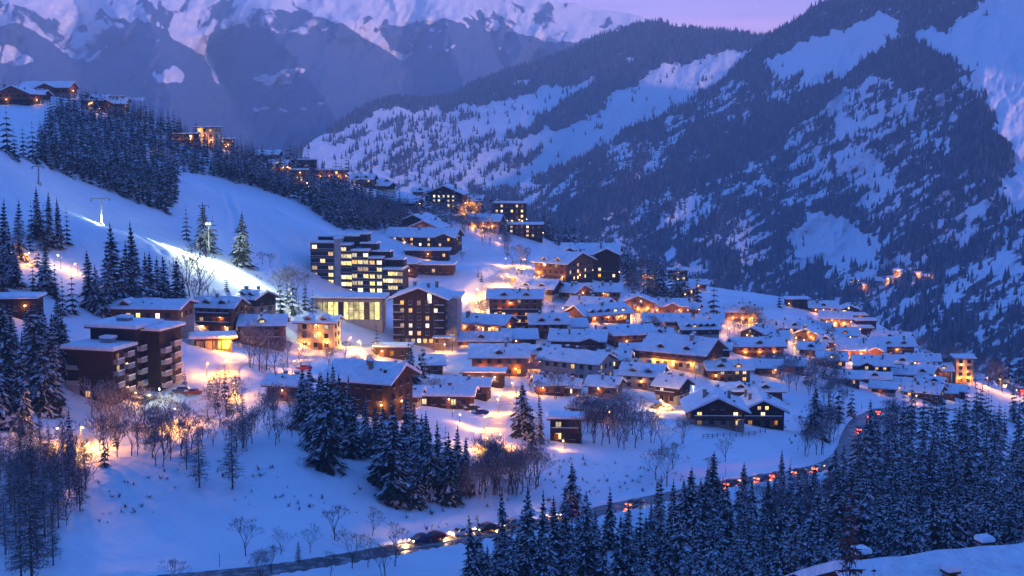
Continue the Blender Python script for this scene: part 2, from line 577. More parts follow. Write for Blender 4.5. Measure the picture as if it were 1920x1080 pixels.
# ------------------------------------------------------------------ lamps
SODIUM = (1.0, 0.36, 0.035)
AMBER = (1.0, 0.46, 0.07)
GREENW = (0.78, 1.0, 0.70)
def lamp_mesh_pole(h):
    b = MB()
    b.tube((0, 0, -1.0), (0, 0, h), .075, .05, "pole_metal", 6)
    b.tube((0, 0, h), (0, -.9, h + .25), .045, .04, "pole_metal", 5)
    b.tube((0, 0, -.3), (0, 0, .5), .12, .11, "pole_metal", 6)
    return b.mesh("pole")
def lamp_mesh_head():
    b = MB()
    b.box(-.16, .16, -.40, .30, .02, .16, "pole_metal", .06)
    b.box(-.19, .19, -.43, .33, .16, .28, "roof_snow", .06)
    return b.mesh("lamp_head")
def lamp_mesh_bulb(mt, r=.19):
    b = MB()
    n, m_ = 8, 5
    v = [(0, 0, r)]
    for j in range(1, m_):
        for i in range(n):
            a, c = 2 * math.pi * i / n, math.pi * j / m_
            v.append((r * math.sin(c) * math.cos(a), r * math.sin(c) * math.sin(a), r * math.cos(c)))
    v.append((0, 0, -r))
    f = [(0, 1 + i, 1 + (i + 1) % n) for i in range(n)]
    for j in range(m_ - 2):
        for i in range(n):
            a = 1 + j * n + i
            c = 1 + j * n + (i + 1) % n
            f.append((a, a + n, c + n, c))
    e = len(v) - 1
    f += [(e, 1 + (m_ - 2) * n + (i + 1) % n, 1 + (m_ - 2) * n + i) for i in range(n)]
    b.poly(v, f, mt)
    return b.mesh("bulb")
POLES = {}
HEAD = lamp_mesh_head()
BULB = {"s": lamp_mesh_bulb("lamp_sodium"), "w": lamp_mesh_bulb("lamp_white", .17), "S": lamp_mesh_bulb("lamp_sodium", .30)}
LIGHTS = {}
def light_data(watts, color, rad=.25):
    k = (round(watts), color, rad)
    if k not in LIGHTS:
        l = bpy.data.lights.new("lamp_light", 'POINT')
        l.energy = watts
        l.color = color
        l.shadow_soft_size = rad
        l.cycles.max_bounces = 3
        LIGHTS[k] = l
    return LIGHTS[k]

# ------------------------------------------------------------------ setting: hillside, roads
ROAD_PX = [(200,1098),(430,1078),(600,1057),(760,1028),(870,1009),(980,990),(1085,968),(1190,945),(1270,928),(1350,910),(1450,894),(1540,878),(1575,864),(1592,842),(1596,820),(1606,797),(1625,780),(1650,769),(1690,764),(1740,768),(1800,772)]
UPROAD_PX = [(2050,742),(1960,744),(1925,742),(1905,731),(1880,720),(1850,712),(1820,712),(1790,722)]
STREET_PX = [(-60,872),(40,856),(110,832),(170,818),(250,806),(335,798),(420,760),(440,725),(420,700),(440,672),(520,690),(560,680),(640,650),(700,648)]
LANE_PX = [(905,838),(925,812),(940,780),(955,750),(962,725)]
SQUARE_PX = [(985,488),(950,510),(915,545),(885,590),(865,630),(850,660)]
CHALET_LANE_PX = [(1175,735),(1225,762),(1270,768),(1320,752),(1310,735)]
def path_pts(pxs, step=3.0):
    P = [hit(*q) for q in pxs]
    P = np.array([p for p in P if p is not None])
    for _ in range(2):          # soften the corners
        Q = [P[0]]
        for a, b in zip(P[:-1], P[1:]):
            Q += [a * .75 + b * .25, a * .25 + b * .75]
        Q.append(P[-1])
        P = np.array(Q)
    L = np.concatenate([[0], np.cumsum(np.linalg.norm(np.diff(P[:, :2], axis=0), axis=1))])
    n = max(2, int(L[-1] / step))
    g = np.linspace(0, L[-1], n)
    Q = np.stack([np.interp(g, L, P[:, k]) for k in range(3)], 1)
    k = np.ones(9) / 9
    zz = np.concatenate([np.full(4, Q[0, 2]), Q[:, 2], np.full(4, Q[-1, 2])])
    Q[:, 2] = np.convolve(zz, k, 'valid')
    return Q
ROADS = [("road", path_pts(ROAD_PX), 3.1, "asphalt"), ("road", path_pts(UPROAD_PX), 3.4, "asphalt"), ("street", path_pts(STREET_PX), 3.0, "packed_snow"),
         ("street", path_pts(LANE_PX), 2.6, "packed_snow"), ("street", path_pts(SQUARE_PX), 4.5, "packed_snow"), ("street", path_pts(CHALET_LANE_PX), 2.5, "packed_snow")]
def carve(Q, half, edge):
    """bench the ground along a path"""
    lo, hi_ = Q.min(0) - 20, Q.max(0) + 20
    sel = np.nonzero((XX > lo[0]) & (XX < hi_[0]) & (YY > lo[1]) & (YY < hi_[1]))
    X, Y = XX[sel], YY[sel]
    best = np.full(X.shape, 1e9)
    zb = np.zeros(X.shape)
    for q in Q:
        d = (X - q[0]) ** 2 + (Y - q[1]) ** 2
        k = d < best
        best[k] = d[k]
        zb[k] = q[2]
    d = np.sqrt(best)
    w = np.clip((edge - d) / (edge - half), 0, 1)
    w = w * w * (3 - 2 * w)
    HZ[sel] = HZ[sel] * (1 - w) + (zb - 0.12) * w
for nm, Q, hw, mt in ROADS:
    carve(Q, hw + 1.2, hw + 6.5)
# a ploughed snow bank on both sides of the main road
for nm, Q, hw, mt in ROADS[:2]:
    lo, hi_ = Q.min(0) - 12, Q.max(0) + 12
    sel = np.nonzero((XX > lo[0]) & (XX < hi_[0]) & (YY > lo[1]) & (YY < hi_[1]))
    X, Y = XX[sel], YY[sel]
    d = np.full(X.shape, 1e9)
    for q in Q:
        d = np.minimum(d, (X - q[0]) ** 2 + (Y - q[1]) ** 2)
    d = np.sqrt(d)
    HZ[sel] += 0.75 * np.exp(-((d - hw - 1.3) / 0.8) ** 2) * (0.8 + 0.4 * vnoise(X / 3, Y / 3, 5))

def track(pxs, width, depth, wig=0.0, sd=0):
    Q = path_pts(pxs, 1.5)
    Q[:, 0] += wig * np.sin(np.arange(len(Q)) * .22 + sd)
    lo, hi_ = Q.min(0) - 6, Q.max(0) + 6
    sel = np.nonzero((XX > lo[0]) & (XX < hi_[0]) & (YY > lo[1]) & (YY < hi_[1]))
    X, Y = XX[sel], YY[sel]
    d = np.full(X.shape, 1e9)
    for q in Q:
        d = np.minimum(d, (X - q[0]) ** 2 + (Y - q[1]) ** 2)
    d = np.sqrt(d)
    HZ[sel] += -depth * np.exp(-(d / width) ** 2) + depth * .5 * np.exp(-((d - width * 1.8) / width) ** 2)
for i, tr in enumerate(([(60,300),(160,370),(270,420),(330,455)], [(20,305),(120,375),(230,430),(300,470)], [(340,340),(430,380),(520,420),(570,450)], [(360,335),(470,370),(560,415),(610,440)], [(100,320),(210,380),(330,440)], [(480,420),(520,470),(540,510)], [(420,360),(440,420),(450,470)])):
    track(tr, 1.3, 1.0, 2.0 if i % 2 else .6, i)
for i, tr in enumerate(([(330,880),(420,960),(520,1040)], [(560,870),(700,960),(860,985)], [(1020,860),(1120,880),(1240,890)], [(1240,840),(1330,850),(1470,840)], [(1210,770),(1170,740),(1150,720)], [(1300,820),(1420,870)])):
    track(tr, .7, .35, .5, i)
hv = np.stack([XX, YY, HZ], -1).reshape(-1, 3)
me = np_mesh("ground", hv, grid_faces(NY, NS), ["hill_snow"], smooth=True)
pxg, pyg = proj(XX, YY, HZ)
scrub = np.zeros(XX.shape)
for poly, val in (([(240,870),(330,835),(480,840),(580,850),(760,950),(960,900),(1180,890),(1330,930),(1100,965),(960,985),(760,1000),(480,930),(300,920)], 0.42), ([(1000,840),(1300,880),(1260,930),(1050,930)], 0.44), ([(60,930),(260,880),(300,960),(180,1000)], 0.42),
                  ([(440,480),(520,470),(560,520),(500,530)], 0.42), ([(1440,720),(1600,700),(1640,800),(1480,860)], 0.42), ([(480,400),(600,440),(560,480),(470,450)], 0.36)):
    k = inpoly(pxg, pyg, poly)
    scrub[k] = np.maximum(scrub[k], val)
set_attr(me, "scrub", scrub)
ground = link("ground", me)
tag(ground, "snow covered hillside under the village", None, None, "structure")

for nm, Q, hw, mt in ROADS:
    T = np.gradient(Q[:, :2], axis=0)
    T /= np.linalg.norm(T, axis=1)[:, None] + 1e-9
    Nn = np.stack([-T[:, 1], T[:, 0]], 1)
    rows = []
    for off in (-hw, -hw * .33, hw * .33, hw):
        p = Q.copy()
        p[:, :2] += Nn * off
        p[:, 2] += 0.06
        rows.append(p)
    v = np.stack(rows, 1).reshape(-1, 3)
    tag(link(nm, np_mesh(nm, v, grid_faces(len(Q), 4), [mt])), "cleared road curving through the snow" if mt == "asphalt" else "snow packed village street", None, None, "structure")

# wide floor of the valley that carries on to the horizon under the mountains
vf = np.array([(-14000, 900, -620), (14000, 900, -620), (14000, 30000, -620), (-14000, 30000, -620)], float)
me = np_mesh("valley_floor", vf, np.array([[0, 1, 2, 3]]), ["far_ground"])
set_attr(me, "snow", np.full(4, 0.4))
tag(link("valley_floor", me), None, None, None, "structure")

# ------------------------------------------------------------------ setting: mountains
def mountain(name, mat, crest, base, ctrl, step, polys, warp, rough, back, seed, ribs=False, base_cov=0.27, streak=(.86, -.5), spurs=()):
    """a mountain side from its crest to its foot, with a back slope falling away behind the crest.
    polys: areas of ground cover (share of snow)"""
    cx, cyy = np.array(crest, float).T[:2]
    bx, by = np.array(base, float).T[:2]
    pts = [(c[0], c[1]) for c in crest + base + ctrl]
    tp = TPS(pts, [math.log(c[2]) for c in crest + base + ctrl], 0.002)
    px = np.arange(cx[0], cx[-1] + step, step)
    nv = int((np.max(by) - np.min(cyy)) / step)
    t = np.linspace(0, 1, nv)
    top, bot = np.interp(px, cx, cyy), np.interp(px, bx, by)
    top = top + rough * 0.5 * fbm(px / 40, px * 0 + 3, seed, 4)
    PX = np.tile(px, (nv, 1))
    PY = top[None] + (bot - top)[None] * t[:, None]
    D = np.exp(tp(PX, PY))
    # ribs and gullies: depth wanders along the slope
    fade = np.minimum(1, t[:, None] * 4)
    D = D * (1 - rough * 0.0013 * ridged(PX / 70 + PY / 160, PY / 110, seed + 5, 6) * fade - rough * 0.0004 * fbm(PX / 16, PY / 22, seed + 8, 4) * fade)
    for line, amp, wid in spurs:
        dist = np.full(PX.shape, 1e9)
        for (x0, y0), (x1, y1) in zip(line[:-1], line[1:]):
            ux, uy = x1 - x0, y1 - y0
            tt = np.clip(((PX - x0) * ux + (PY - y0) * uy) / (ux * ux + uy * uy), 0, 1)
            dist = np.minimum(dist, np.hypot(PX - x0 - tt * ux, PY - y0 - tt * uy))
        dist = dist + 7 * fbm(PX / 22, PY / 22, seed + 33, 4)
        D = D * (1 - amp * np.clip(1 - dist / wid, 0, 1) * fade)
    a, b = (PX - 960) / F, (540 - PY) / F
    dy = CP + b * SP
    X, Y, Z = a * D / dy, D, (-SP + b * CP) * D / dy
    cov = np.full(PX.shape, base_cov)
    wx = PX + warp * fbm(PX / 30, PY / 30, seed + 21, 5) + warp * .55 * fbm(PX / 9, PY / 9, seed + 22, 3)
    wy = PY + warp * fbm(PX / 30, PY / 30, seed + 47, 5) + warp * .55 * fbm(PX / 9, PY / 9, seed + 48, 3)
    for poly, val in polys:
        cov[inpoly(wx, wy, poly)] = val
    cov = blur(cov, 1)
    if ribs:
        # bare rock bands and ribs through the snow, snow filled gullies through the wood
        q1 = (PX * .8 + PY * .6) / 24
        q2 = (PX * -.6 + PY * .8) / 70
        wq = 1.4 * fbm(PX / 70, PY / 70, seed + 3, 3)
        rd = ridged(q1 + wq, q2, seed + 71, 5)
        rd2 = ridged((PX * .7 - PY * .7) / 20 + wq, (PX * .7 + PY * .7) / 80, seed + 75, 5)
        hi = cov > .45
        cov = cov - np.where(hi, 1.0 * np.clip(rd - .2, 0, 1) * np.clip(.5 + 1.6 * fbm(PX / 50, PY / 40, seed + 90, 3), 0, 1) + .8 * np.clip(rd2 - .22, 0, 1) * np.clip(.3 + 1.5 * fbm(PX / 60, PY / 40, seed + 93, 3), 0, 1), 0)
        cov = cov + np.where(hi, 0, .30 * np.clip(fbm(PX / 9, PY / 14, seed + 96, 4), 0, 1) * np.clip(1.0 - (PY - 50) / 60, 0, 1))
    else:
        # ledges and strips of snow that follow the lie of the slope
        al, ac = PX * streak[0] + PY * streak[1], -PX * streak[1] + PY * streak[0]
        wq = 8 * fbm(PX / 50, PY / 50, seed + 2, 3)
        st = fbm(al / 42, (ac + wq) / 8, seed + 61, 5)
        cl = fbm(PX / 34, PY / 30, seed + 63, 4)
        fl = fbm((PX + .25 * PY) / 6, PY / 20, seed + 66, 4)
        mid = np.clip(1 - np.abs(cov - .45) / .5, .25, 1)
        cov = cov + mid * (.60 * st + .34 * cl + .34 * fl)
    # back slope
    bk = []
    for k in range(1, 7):
        s = 1 + back[0] * k
        bk.append(np.stack([X[0] * s, Y[0] * s, Z[0] - back[1] * k * (1 + 0.3 * k)], -1))
    V = np.concatenate([np.stack(bk[::-1]), np.stack([X, Y, Z], -1)])
    C = np.concatenate([np.full((6, len(px)), 0.2), cov])
    me = np_mesh(name, V.reshape(-1, 3), grid_faces(*V.shape[:2]), [mat], smooth=True)
    set_attr(me, "snow", C)
    o = link(name, me)
    tag(o, None, None, None, "structure")
    return PX, PY, np.stack([X, Y, Z], -1), cov

C_CREST = [(830,372,2900),(900,355,2950),(960,347,3000),(1060,310,3150),(1150,265,3300),(1190,235,3350),(1280,200,3450),(1330,168,3500),(1370,135,3550),(1410,97,3600),(1440,70,3650),(1480,45,3600),(1520,18,3550),(1550,-2,3500),(1650,-60,3400),(1780,-110,3200),(1950,-150,2950),(2150,-170,2700)]
C_BASE = [(830,440,2500),(1000,500,2300),(1200,600,2050),(1450,680,1800),(1700,760,1500),(1920,820,1350),(2150,840,1250)]
C_CTRL = [(1500,300,2850),(1500,420,2450),(1680,500,2250),(1690,420,2350),(1680,300,2500),(1680,150,2800),(1850,100,2650),(1850,250,2350),(1850,400,2050),(1900,520,1750),(1750,610,1650),(1300,400,2600),(1300,300,3000),(1150,400,2600),(1880,620,1550),(1600,560,2100)]
C_POLY = [
 ([(1440,60),(1550,-40),(1650,-140),(1860,-140),(1840,20),(1700,60),(1620,35),(1500,75),(1440,112),(1340,172),(1190,248),(1000,350),(900,366),(830,385),(840,440),(1000,405),(1200,335),(1400,232),(1440,150),(1500,160),(1590,130),(1690,70),(1740,95),(1790,112),(1760,175),(1680,148),(1600,158),(1530,196),(1490,238),(1440,280),(1380,318),(1280,350),(1150,400),(1000,440),(830,450)], 0.20),
 ([(1440,112),(1500,75),(1560,55),(1620,35),(1685,36),(1690,70),(1640,85),(1590,132),(1530,160),(1490,166),(1500,140),(1440,140)], 0.86),
 ([(1430,150),(1500,165),(1470,190),(1420,185)], 0.40),
 ([(1535,195),(1600,160),(1680,150),(1760,172),(1790,200),(1760,250),(1700,310),(1650,385),(1560,350),(1470,345),(1390,330),(1380,318),(1440,280),(1490,240)], 0.50),
 ([(1560,205),(1620,190),(1650,225),(1600,260),(1560,250)], 0.72),
 ([(1560,290),(1640,270),(1660,320),(1600,345)], 0.66),
 ([(1760,200),(1840,150),(1868,200),(1800,240),(1740,300),(1690,330),(1700,290)], 0.46),
 ([(1715,66),(1780,55),(1835,28),(1850,0),(1855,-60),(2150,-120),(2150,350),(1900,330),(1905,280),(1880,250),(1850,190),(1830,145),(1790,110),(1740,92)], 0.93),
 ([(1820,-60),(1860,-60),(1855,0),(1800,30)], 0.25),
 ([(1790,215),(1850,185),(1885,255),(1890,320),(1870,345),(1800,285),(1775,245)], 0.14),
 ([(1690,330),(1800,290),(1870,350),(1880,420),(1700,490),(1660,440)], 0.36),
 ([(1880,335),(2150,335),(2150,480),(1930,470),(1885,440)], 0.80),
 ([(1885,400),(1930,380),(1940,470),(1890,470)], 0.45),
 ([(1700,545),(1780,510),(1920,470),(2150,440),(2150,620),(1930,600),(1830,575),(1760,570)], 0.58),
 ([(1740,580),(1930,590),(2150,620),(2150,680),(1900,640),(1760,620)], 0.40),
 ([(1480,440),(1520,400),(1570,412),(1600,430),(1640,440),(1637,500),(1580,506),(1530,490),(1495,470)], 0.80),
 ([(1690,500),(1742,480),(1732,512)], 0.8),
 ([(1440,508),(1600,512),(1680,522),(1640,545),(1500,540)], 0.50),
 ([(1600,500),(1760,500),(1780,560),(1600,560)], 0.42),
 ([(1115,408),(1180,380),(1175,394),(1130,412)], 0.7),
 ([(1280,368),(1440,300),(1462,318),(1320,388)], 0.42),
 ([(1300,350),(1470,350),(1560,360),(1480,400),(1320,420)], 0.36),
 ([(1340,190),(1420,170),(1400,215),(1360,225)], 0.44),
 ([(1820,390),(1870,370),(1850,410),(1800,430)], 0.72),
 ([(1640,470),(1670,520),(1660,530),(1635,490)], 0.6),
]
B_CREST = [(540,292,3300),(590,260,3550),(650,224,3800),(690,196,4000),(740,184,4150),(800,188,4250),(850,180,4350),(880,160,4450),(960,128,4550),(1050,103,4600),(1130,65,4650),(1200,45,4650),(1240,39,4650),(1260,50,4600),(1330,56,4500),(1400,64,4400),(1440,68,4300),(1520,72,4200)]
B_BASE = [(540,320,3050),(620,340,3000),(700,385,2950),(860,440,2900),(1100,420,3350),(1300,240,3800),(1520,140,4000)]
B_CTRL = [(860,340,3200),(1000,250,3700),(760,280,3450),(1150,180,4050),(1240,120,4300),(960,200,4000)]
B_POLY = [
 ([(575,272),(640,240),(700,213),(725,205),(770,203),(820,193),(828,205),(870,196),(960,184),(1000,172),(1050,160),(1125,148),(1120,165),(1080,190),(1040,215),(1000,228),(960,246),(905,264),(960,262),(1030,242),(1090,222),(1130,200),(1180,165),(1192,150),(1240,125),(1290,118),(1340,95),(1385,95),(1420,84),(1405,108),(1340,160),(1260,205),(1190,240),(1100,296),(1000,345),(900,370),(700,400),(560,330)], 0.80),
 ([(600,270),(760,215),(900,215),(960,262),(900,300),(760,330),(640,320)], 0.62),
 ([(700,300),(850,260),(1000,270),(1040,300),(900,360),(740,350)], 0.56),
 ([(1000,230),(1060,180),(1130,150),(1185,155),(1130,200),(1040,240)], 0.22),
 ([(960,150),(1000,140),(985,155)], 0.7),
 ([(1165,108),(1190,105),(1180,118)], 0.6),
]
A_CREST = [(-260,-40,6600),(-100,-70,6700),(0,-80,6800),(150,-60,6900),(250,-75,6700),(300,-90,6650),(400,-60,6900),(480,-70,6750),(600,-60,6900),(720,-75,6950),(830,-50,6900),(930,-30,7000),(1000,-14,7000),(1022,-8,6950),(1050,4,7050),(1100,14,7100),(1130,17,7100),(1160,27,7150),(1200,24,7150),(1235,42,7200),(1300,62,7250),(1480,90,7300)]
A_BASE = [(-260,330,5200),(0,320,5150),(300,340,5100),(600,345,5150),(900,300,5400),(1200,260,5700),(1480,220,6000)]
A_CTRL = [(280,30,6300),(300,120,5850),(330,230,5450),(150,90,6450),(120,200,5900),(400,110,6350),(420,220,5800),(480,20,6400),(560,120,6000),(650,220,5600),(760,110,6400),(760,200,5950),(830,40,6500),(860,130,6150),(940,70,6600),(1060,80,6700),(0,120,6200),(40,30,6500)]
A_POLY = [
 ([(-260,-120),(1500,-120),(1500,60),(1180,72),(1120,76),(1060,76),(1010,70),(960,62),(890,58),(850,36),(830,30),(800,45),(790,70),(775,100),(757,119),(740,105),(700,80),(640,44),(600,48),(560,58),(520,62),(480,48),(440,42),(410,46),(395,72),(382,106),(368,100),(320,66),(300,46),(260,30),(235,40),(200,62),(168,98),(150,114),(120,100),(90,76),(40,46),(0,50),(-260,40)], 0.90),
 ([(600,30),(640,46),(600,66),(540,62),(470,52),(410,60),(400,30),(440,8),(520,15)], 0.52),
 ([(700,50),(735,48),(795,42),(772,96),(755,106),(735,92),(722,70)], 0.20),
 ([(800,45),(830,28),(860,38),(840,60),(805,62)], 0.42),
 ([(1000,0),(1030,0),(1060,60),(1090,80),(1030,82),(1000,60)], 0.60),
 ([(230,10),(270,0),(300,30),(320,62),(285,52),(255,36),(215,60),(205,40)], 0.60),
 ([(0,0),(60,20),(120,60),(150,100),(120,96),(60,46),(0,40)], 0.56),
 ([(400,0),(440,0),(420,25),(402,45)], 0.55),
 ([(160,110),(180,95),(205,80),(200,92),(180,108),(165,118)], 0.8),
 ([(374,96),(392,100),(408,135),(420,165),(410,160),(385,120)], 0.70),
 ([(-40,86),(20,85),(50,104),(74,121),(40,123),(-40,119)], 0.85),
 ([(287,128),(330,125),(350,140),(340,155),(300,159),(286,141)], 0.85),
 ([(278,75),(308,74),(306,80),(284,82)], 0.7),
 ([(472,142),(510,140),(540,125),(582,125),(552,140),(546,160),(502,163),(480,150)], 0.85),
 ([(466,194),(500,200),(548,208),(540,212),(480,206)], 0.62),
 ([(552,200),(570,194),(622,191),(610,199),(570,205)], 0.75),
 ([(830,92),(862,78),(868,80),(838,97)], 0.75),
 ([(868,90),(895,102),(890,105),(870,96)], 0.6),
 ([(912,85),(935,100),(930,104)], 0.6), ([(935,85),(962,86),(955,92),(938,92)], 0.6),
 ([(200,180),(280,178),(270,188),(210,190)], 0.6),
 ([(762,60),(775,62),(768,85),(760,80)], 0.6), ([(815,62),(832,50),(800,100),(793,98)], 0.62),
]
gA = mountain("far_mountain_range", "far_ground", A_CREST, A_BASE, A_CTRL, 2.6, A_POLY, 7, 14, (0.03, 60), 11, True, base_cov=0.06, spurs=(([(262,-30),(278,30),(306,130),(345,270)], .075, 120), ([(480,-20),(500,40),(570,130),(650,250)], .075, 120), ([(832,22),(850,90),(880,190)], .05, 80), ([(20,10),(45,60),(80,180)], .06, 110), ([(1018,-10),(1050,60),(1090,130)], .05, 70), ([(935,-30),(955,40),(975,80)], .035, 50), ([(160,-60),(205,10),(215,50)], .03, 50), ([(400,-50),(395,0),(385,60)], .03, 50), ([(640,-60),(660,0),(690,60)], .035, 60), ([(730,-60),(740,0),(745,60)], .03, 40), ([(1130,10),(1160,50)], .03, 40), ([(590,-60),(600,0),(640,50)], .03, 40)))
gB = mountain("wooded_spur", "mountain_ground", B_CREST, B_BASE, B_CTRL, 2.4, B_POLY, 14, 6, (0.02, 25), 31, base_cov=0.2)
gC = mountain("valley_mountain", "mountain_ground", C_CREST, C_BASE, C_CTRL, 2.4, C_POLY, 20, 14, (0.02, 25), 57, base_cov=0.38, spurs=(([(1440,75),(1480,180),(1420,330),(1330,440)], .05, 120), ([(1840,150),(1880,260),(1700,420),(1640,500)], .05, 130), ([(1700,70),(1700,160),(1600,260),(1530,400)], .035, 90), ([(1560,0),(1540,120),(1500,170)], .03, 70), ([(1190,240),(1160,330),(1120,420)], .03, 70), ([(1330,170),(1300,260),(1240,380)], .03, 60)))

# unseen ridge added behind the camera to keep the low sun off the village
_bx, _by = np.meshgrid(np.linspace(-6000, 5000, 90), np.linspace(-3400, -120, 40))
_u = np.clip((-_by - 120) / 2100, 0, 1)
_bz = -60 + 960 * _u ** 1.15 + 90 * fbm(_bx / 700, _by / 700, 77, 4) * _u - np.clip(-_by - 2220, 0, 2000) * 0.5
me = np_mesh("sun_block_ridge", np.stack([_bx, _by, _bz], -1).reshape(-1, 3), grid_faces(40, 90), ["mountain_ground"], smooth=True)
set_attr(me, "snow", np.full(_bx.shape, 0.45))
tag(link("sun_block_ridge", me), None, None, None, "structure")

def slope_wood(name, g, n, hmin, hmax, seed, pw):
    """a far-off wood: simple firs all over the dark ground of a mountain side"""
    PX, PY, V, cov = g
    rg = np.random.default_rng(seed)
    d1 = V[1:, :-1] - V[:-1, :-1]
    d2 = V[:-1, 1:] - V[:-1, :-1]
    area = np.linalg.norm(np.cross(d1, d2), axis=-1)
    w = area * np.clip(1.0 - cov[:-1, :-1] * 1.12, 0.015, 1) ** pw
    vis = (PX[:-1, :-1] > 540) & (PX[:-1, :-1] < 2000) & (PY[:-1, :-1] > -30) & (PY[:-1, :-1] < 690)
    w = (w * vis).ravel()
    idx = rg.choice(len(w), n, p=w / w.sum())
    j, i = np.unravel_index(idx, area.shape)
    u, v = rg.random((n, 1)), rg.random((n, 1))
    P = V[j, i] + d1[j, i] * v + d2[j, i] * u
    h = rg.uniform(hmin, hmax, n)
    r = h * rg.uniform(0.15, 0.24, n)
    k = 5
    ang = rg.random(n)[:, None] * 6.28 + np.arange(k)[None] * (2 * math.pi / k)
    ring = np.stack([P[:, 0:1] + r[:, None] * np.cos(ang), P[:, 1:2] + r[:, None] * np.sin(ang), np.repeat(P[:, 2:3], k, 1) - 0.5], -1)
    apex = P + np.stack([np.zeros(n), np.zeros(n), h], 1)
    verts = np.concatenate([ring, apex[:, None]], 1).reshape(-1, 3)
    b = np.arange(n)[:, None, None] * (k + 1)
    tri = np.stack([np.arange(k), (np.arange(k) + 1) % k, np.full(k, k)], -1)[None]
    faces = (b + tri).reshape(-1, 3)
    mi = (rg.random(n * k) < 0.34).astype(int)
    o = link(name, np_mesh(name, verts, faces, ["mountain_trees", "mountain_trees_frost"], mi))
    tag(o, "dark conifer wood covering the mountain side across the valley" if seed == 1 else "dark wood along the crest of the far spur", None, None, "stuff")
slope_wood("mountain_forest", gC, 17000, 6, 17, 1, 2.6)
slope_wood("spur_forest", gB, 16000, 10, 20, 2, 2.2)

# ------------------------------------------------------------------ buildings
LIT = ["glow_warm", "glow_yellow", "glow_warm", "glow_dim", "glow_white"]
WIN = {}
def window_mesh(w, h, glass, frame):
    k = (round(w, 1), round(h, 1), glass, frame)
    if k not in WIN:
        b = MB()
        f, d = 0.09, 0.12
        b.box(-w/2, w/2, -d, 0.0, -f, 0, frame)
        b.box(-w/2, w/2, -d, 0.0, h, h + f, frame)
        b.box(-w/2 - f, -w/2, -d, 0.0, -f, h + f, frame)
        b.box(w/2, w/2 + f, -d, 0.0, -f, h + f, frame)
        b.box(-0.035, 0.035, -d * .8, -0.02, 0, h, frame)
        b.face([(-w/2, -0.03, 0), (w/2, -0.03, 0), (w/2, -0.03, h), (-w/2, -0.03, h)], glass)
        b.box(-w/2 - .12, w/2 + .12, -d - .1, -d, -f - .05, -f, "roof_snow")
        WIN[k] = b.mesh("window")
    return WIN[k]

def place_windows(root, face, n, z, ww, wh, lit, rg, frame="fascia", pal=LIT, out=0.0):
    """n windows along a wall face: face = (centre x, centre y, outward angle about z, length)"""
    cx, cy, ang, L = face
    for i in range(n):
        t = (i + 0.5) / n - 0.5
        lx = t * L
        g = rg.choice(pal) if rg.random() < lit else "glass_dark"
        o = link("window", window_mesh(ww, wh, g, frame), root)
        # a wall whose outward normal is (sin a, -cos a)
        ca, sa = math.cos(ang), math.sin(ang)
        o.location = (cx + lx * ca + out * sa, cy + lx * sa - out * ca, z)
        o.rotation_euler = (0, 0, ang)

def snow_profile(D, ze, zr, th, n=4):
    """cross-section of a snow load on a pitched roof: eave (-D, ze) to ridge (0, zr)"""
    up = []
    for s in (-1, 1):
        side = [(s * (D + 0.10), ze + 0.03), (s * (D + 0.16), ze + th * .45), (s * (D - 0.05), ze + th * .92)]
        for k in range(1, n):
            u = k / n
            side.append((s * D * (1 - u), ze + (zr - ze) * u + th))
        up.append(side)
    return up[0] + [(0, zr + th * 0.93)] + up[1][::-1]

def gable_roof(b, w, d, h, pitch, ov, rg, deck="fascia", th=0.55, snow=None, xo=0.0):
    """deck into b, snow into snow; ridge along x"""
    tn = math.tan(pitch)
    D = d / 2 + ov
    ze, zr = h - ov * tn, h + d / 2 * tn
    prof = [(-D, ze - 0.06), (-D, ze + 0.18), (0, zr + 0.18), (D, ze + 0.18), (D, ze - 0.06), (0, zr - 0.06)]
    W = w / 2 + ov
    b.extrude_x(prof, xo - W, xo + W, deck)
    sp = snow_profile(D, ze + 0.18, zr + 0.18, th)
    nn = len(sp)
    sp = sp + [(D * .5, (ze + zr) / 2 + 0.19), (0, zr + 0.19), (-D * .5, (ze + zr) / 2 + 0.19)]
    snow.extrude_x(sp, xo - W - 0.1, xo + W + 0.1, "roof_snow", max(4, int(w / 1.6)), 0.17, set(range(2, nn - 2)), rg)
    return ze, zr

def walls(b, w, d, h, pitch, z0, zs, lower, upper, x0=0.0):
    """rectangular walls with gables at +-x; lower storey up to zs in another material"""
    x1, x2, y1, y2 = x0 - w/2, x0 + w/2, -d/2, d/2
    tn = math.tan(pitch)
    for (za, zb, m) in ((z0, zs, lower), (zs, h, upper)):
        if zb <= za:
            continue
        e = 0.0 if m == lower else 0.06
        b.face([(x1-e, y1-e, za), (x2+e, y1-e, za), (x2+e, y1-e, zb), (x1-e, y1-e, zb)], m)
        b.face([(x2+e, y2+e, za), (x1-e, y2+e, za), (x1-e, y2+e, zb), (x2+e, y2+e, zb)], m)
        b.face([(x2+e, y1-e, za), (x2+e, y2+e, za), (x2+e, y2+e, zb), (x2+e, y1-e, zb)], m)
        b.face([(x1-e, y2+e, za), (x1-e, y1-e, za), (x1-e, y1-e, zb), (x1-e, y2+e, zb)], m)
    e = 0.06
    for x, s in ((x2 + e, 1), (x1 - e, -1)):
        p = [(x, y1 - e, h), (x, y2 + e, h), (x, 0, h + d / 2 * tn)]
        b.face(p if s > 0 else p[::-1], upper)

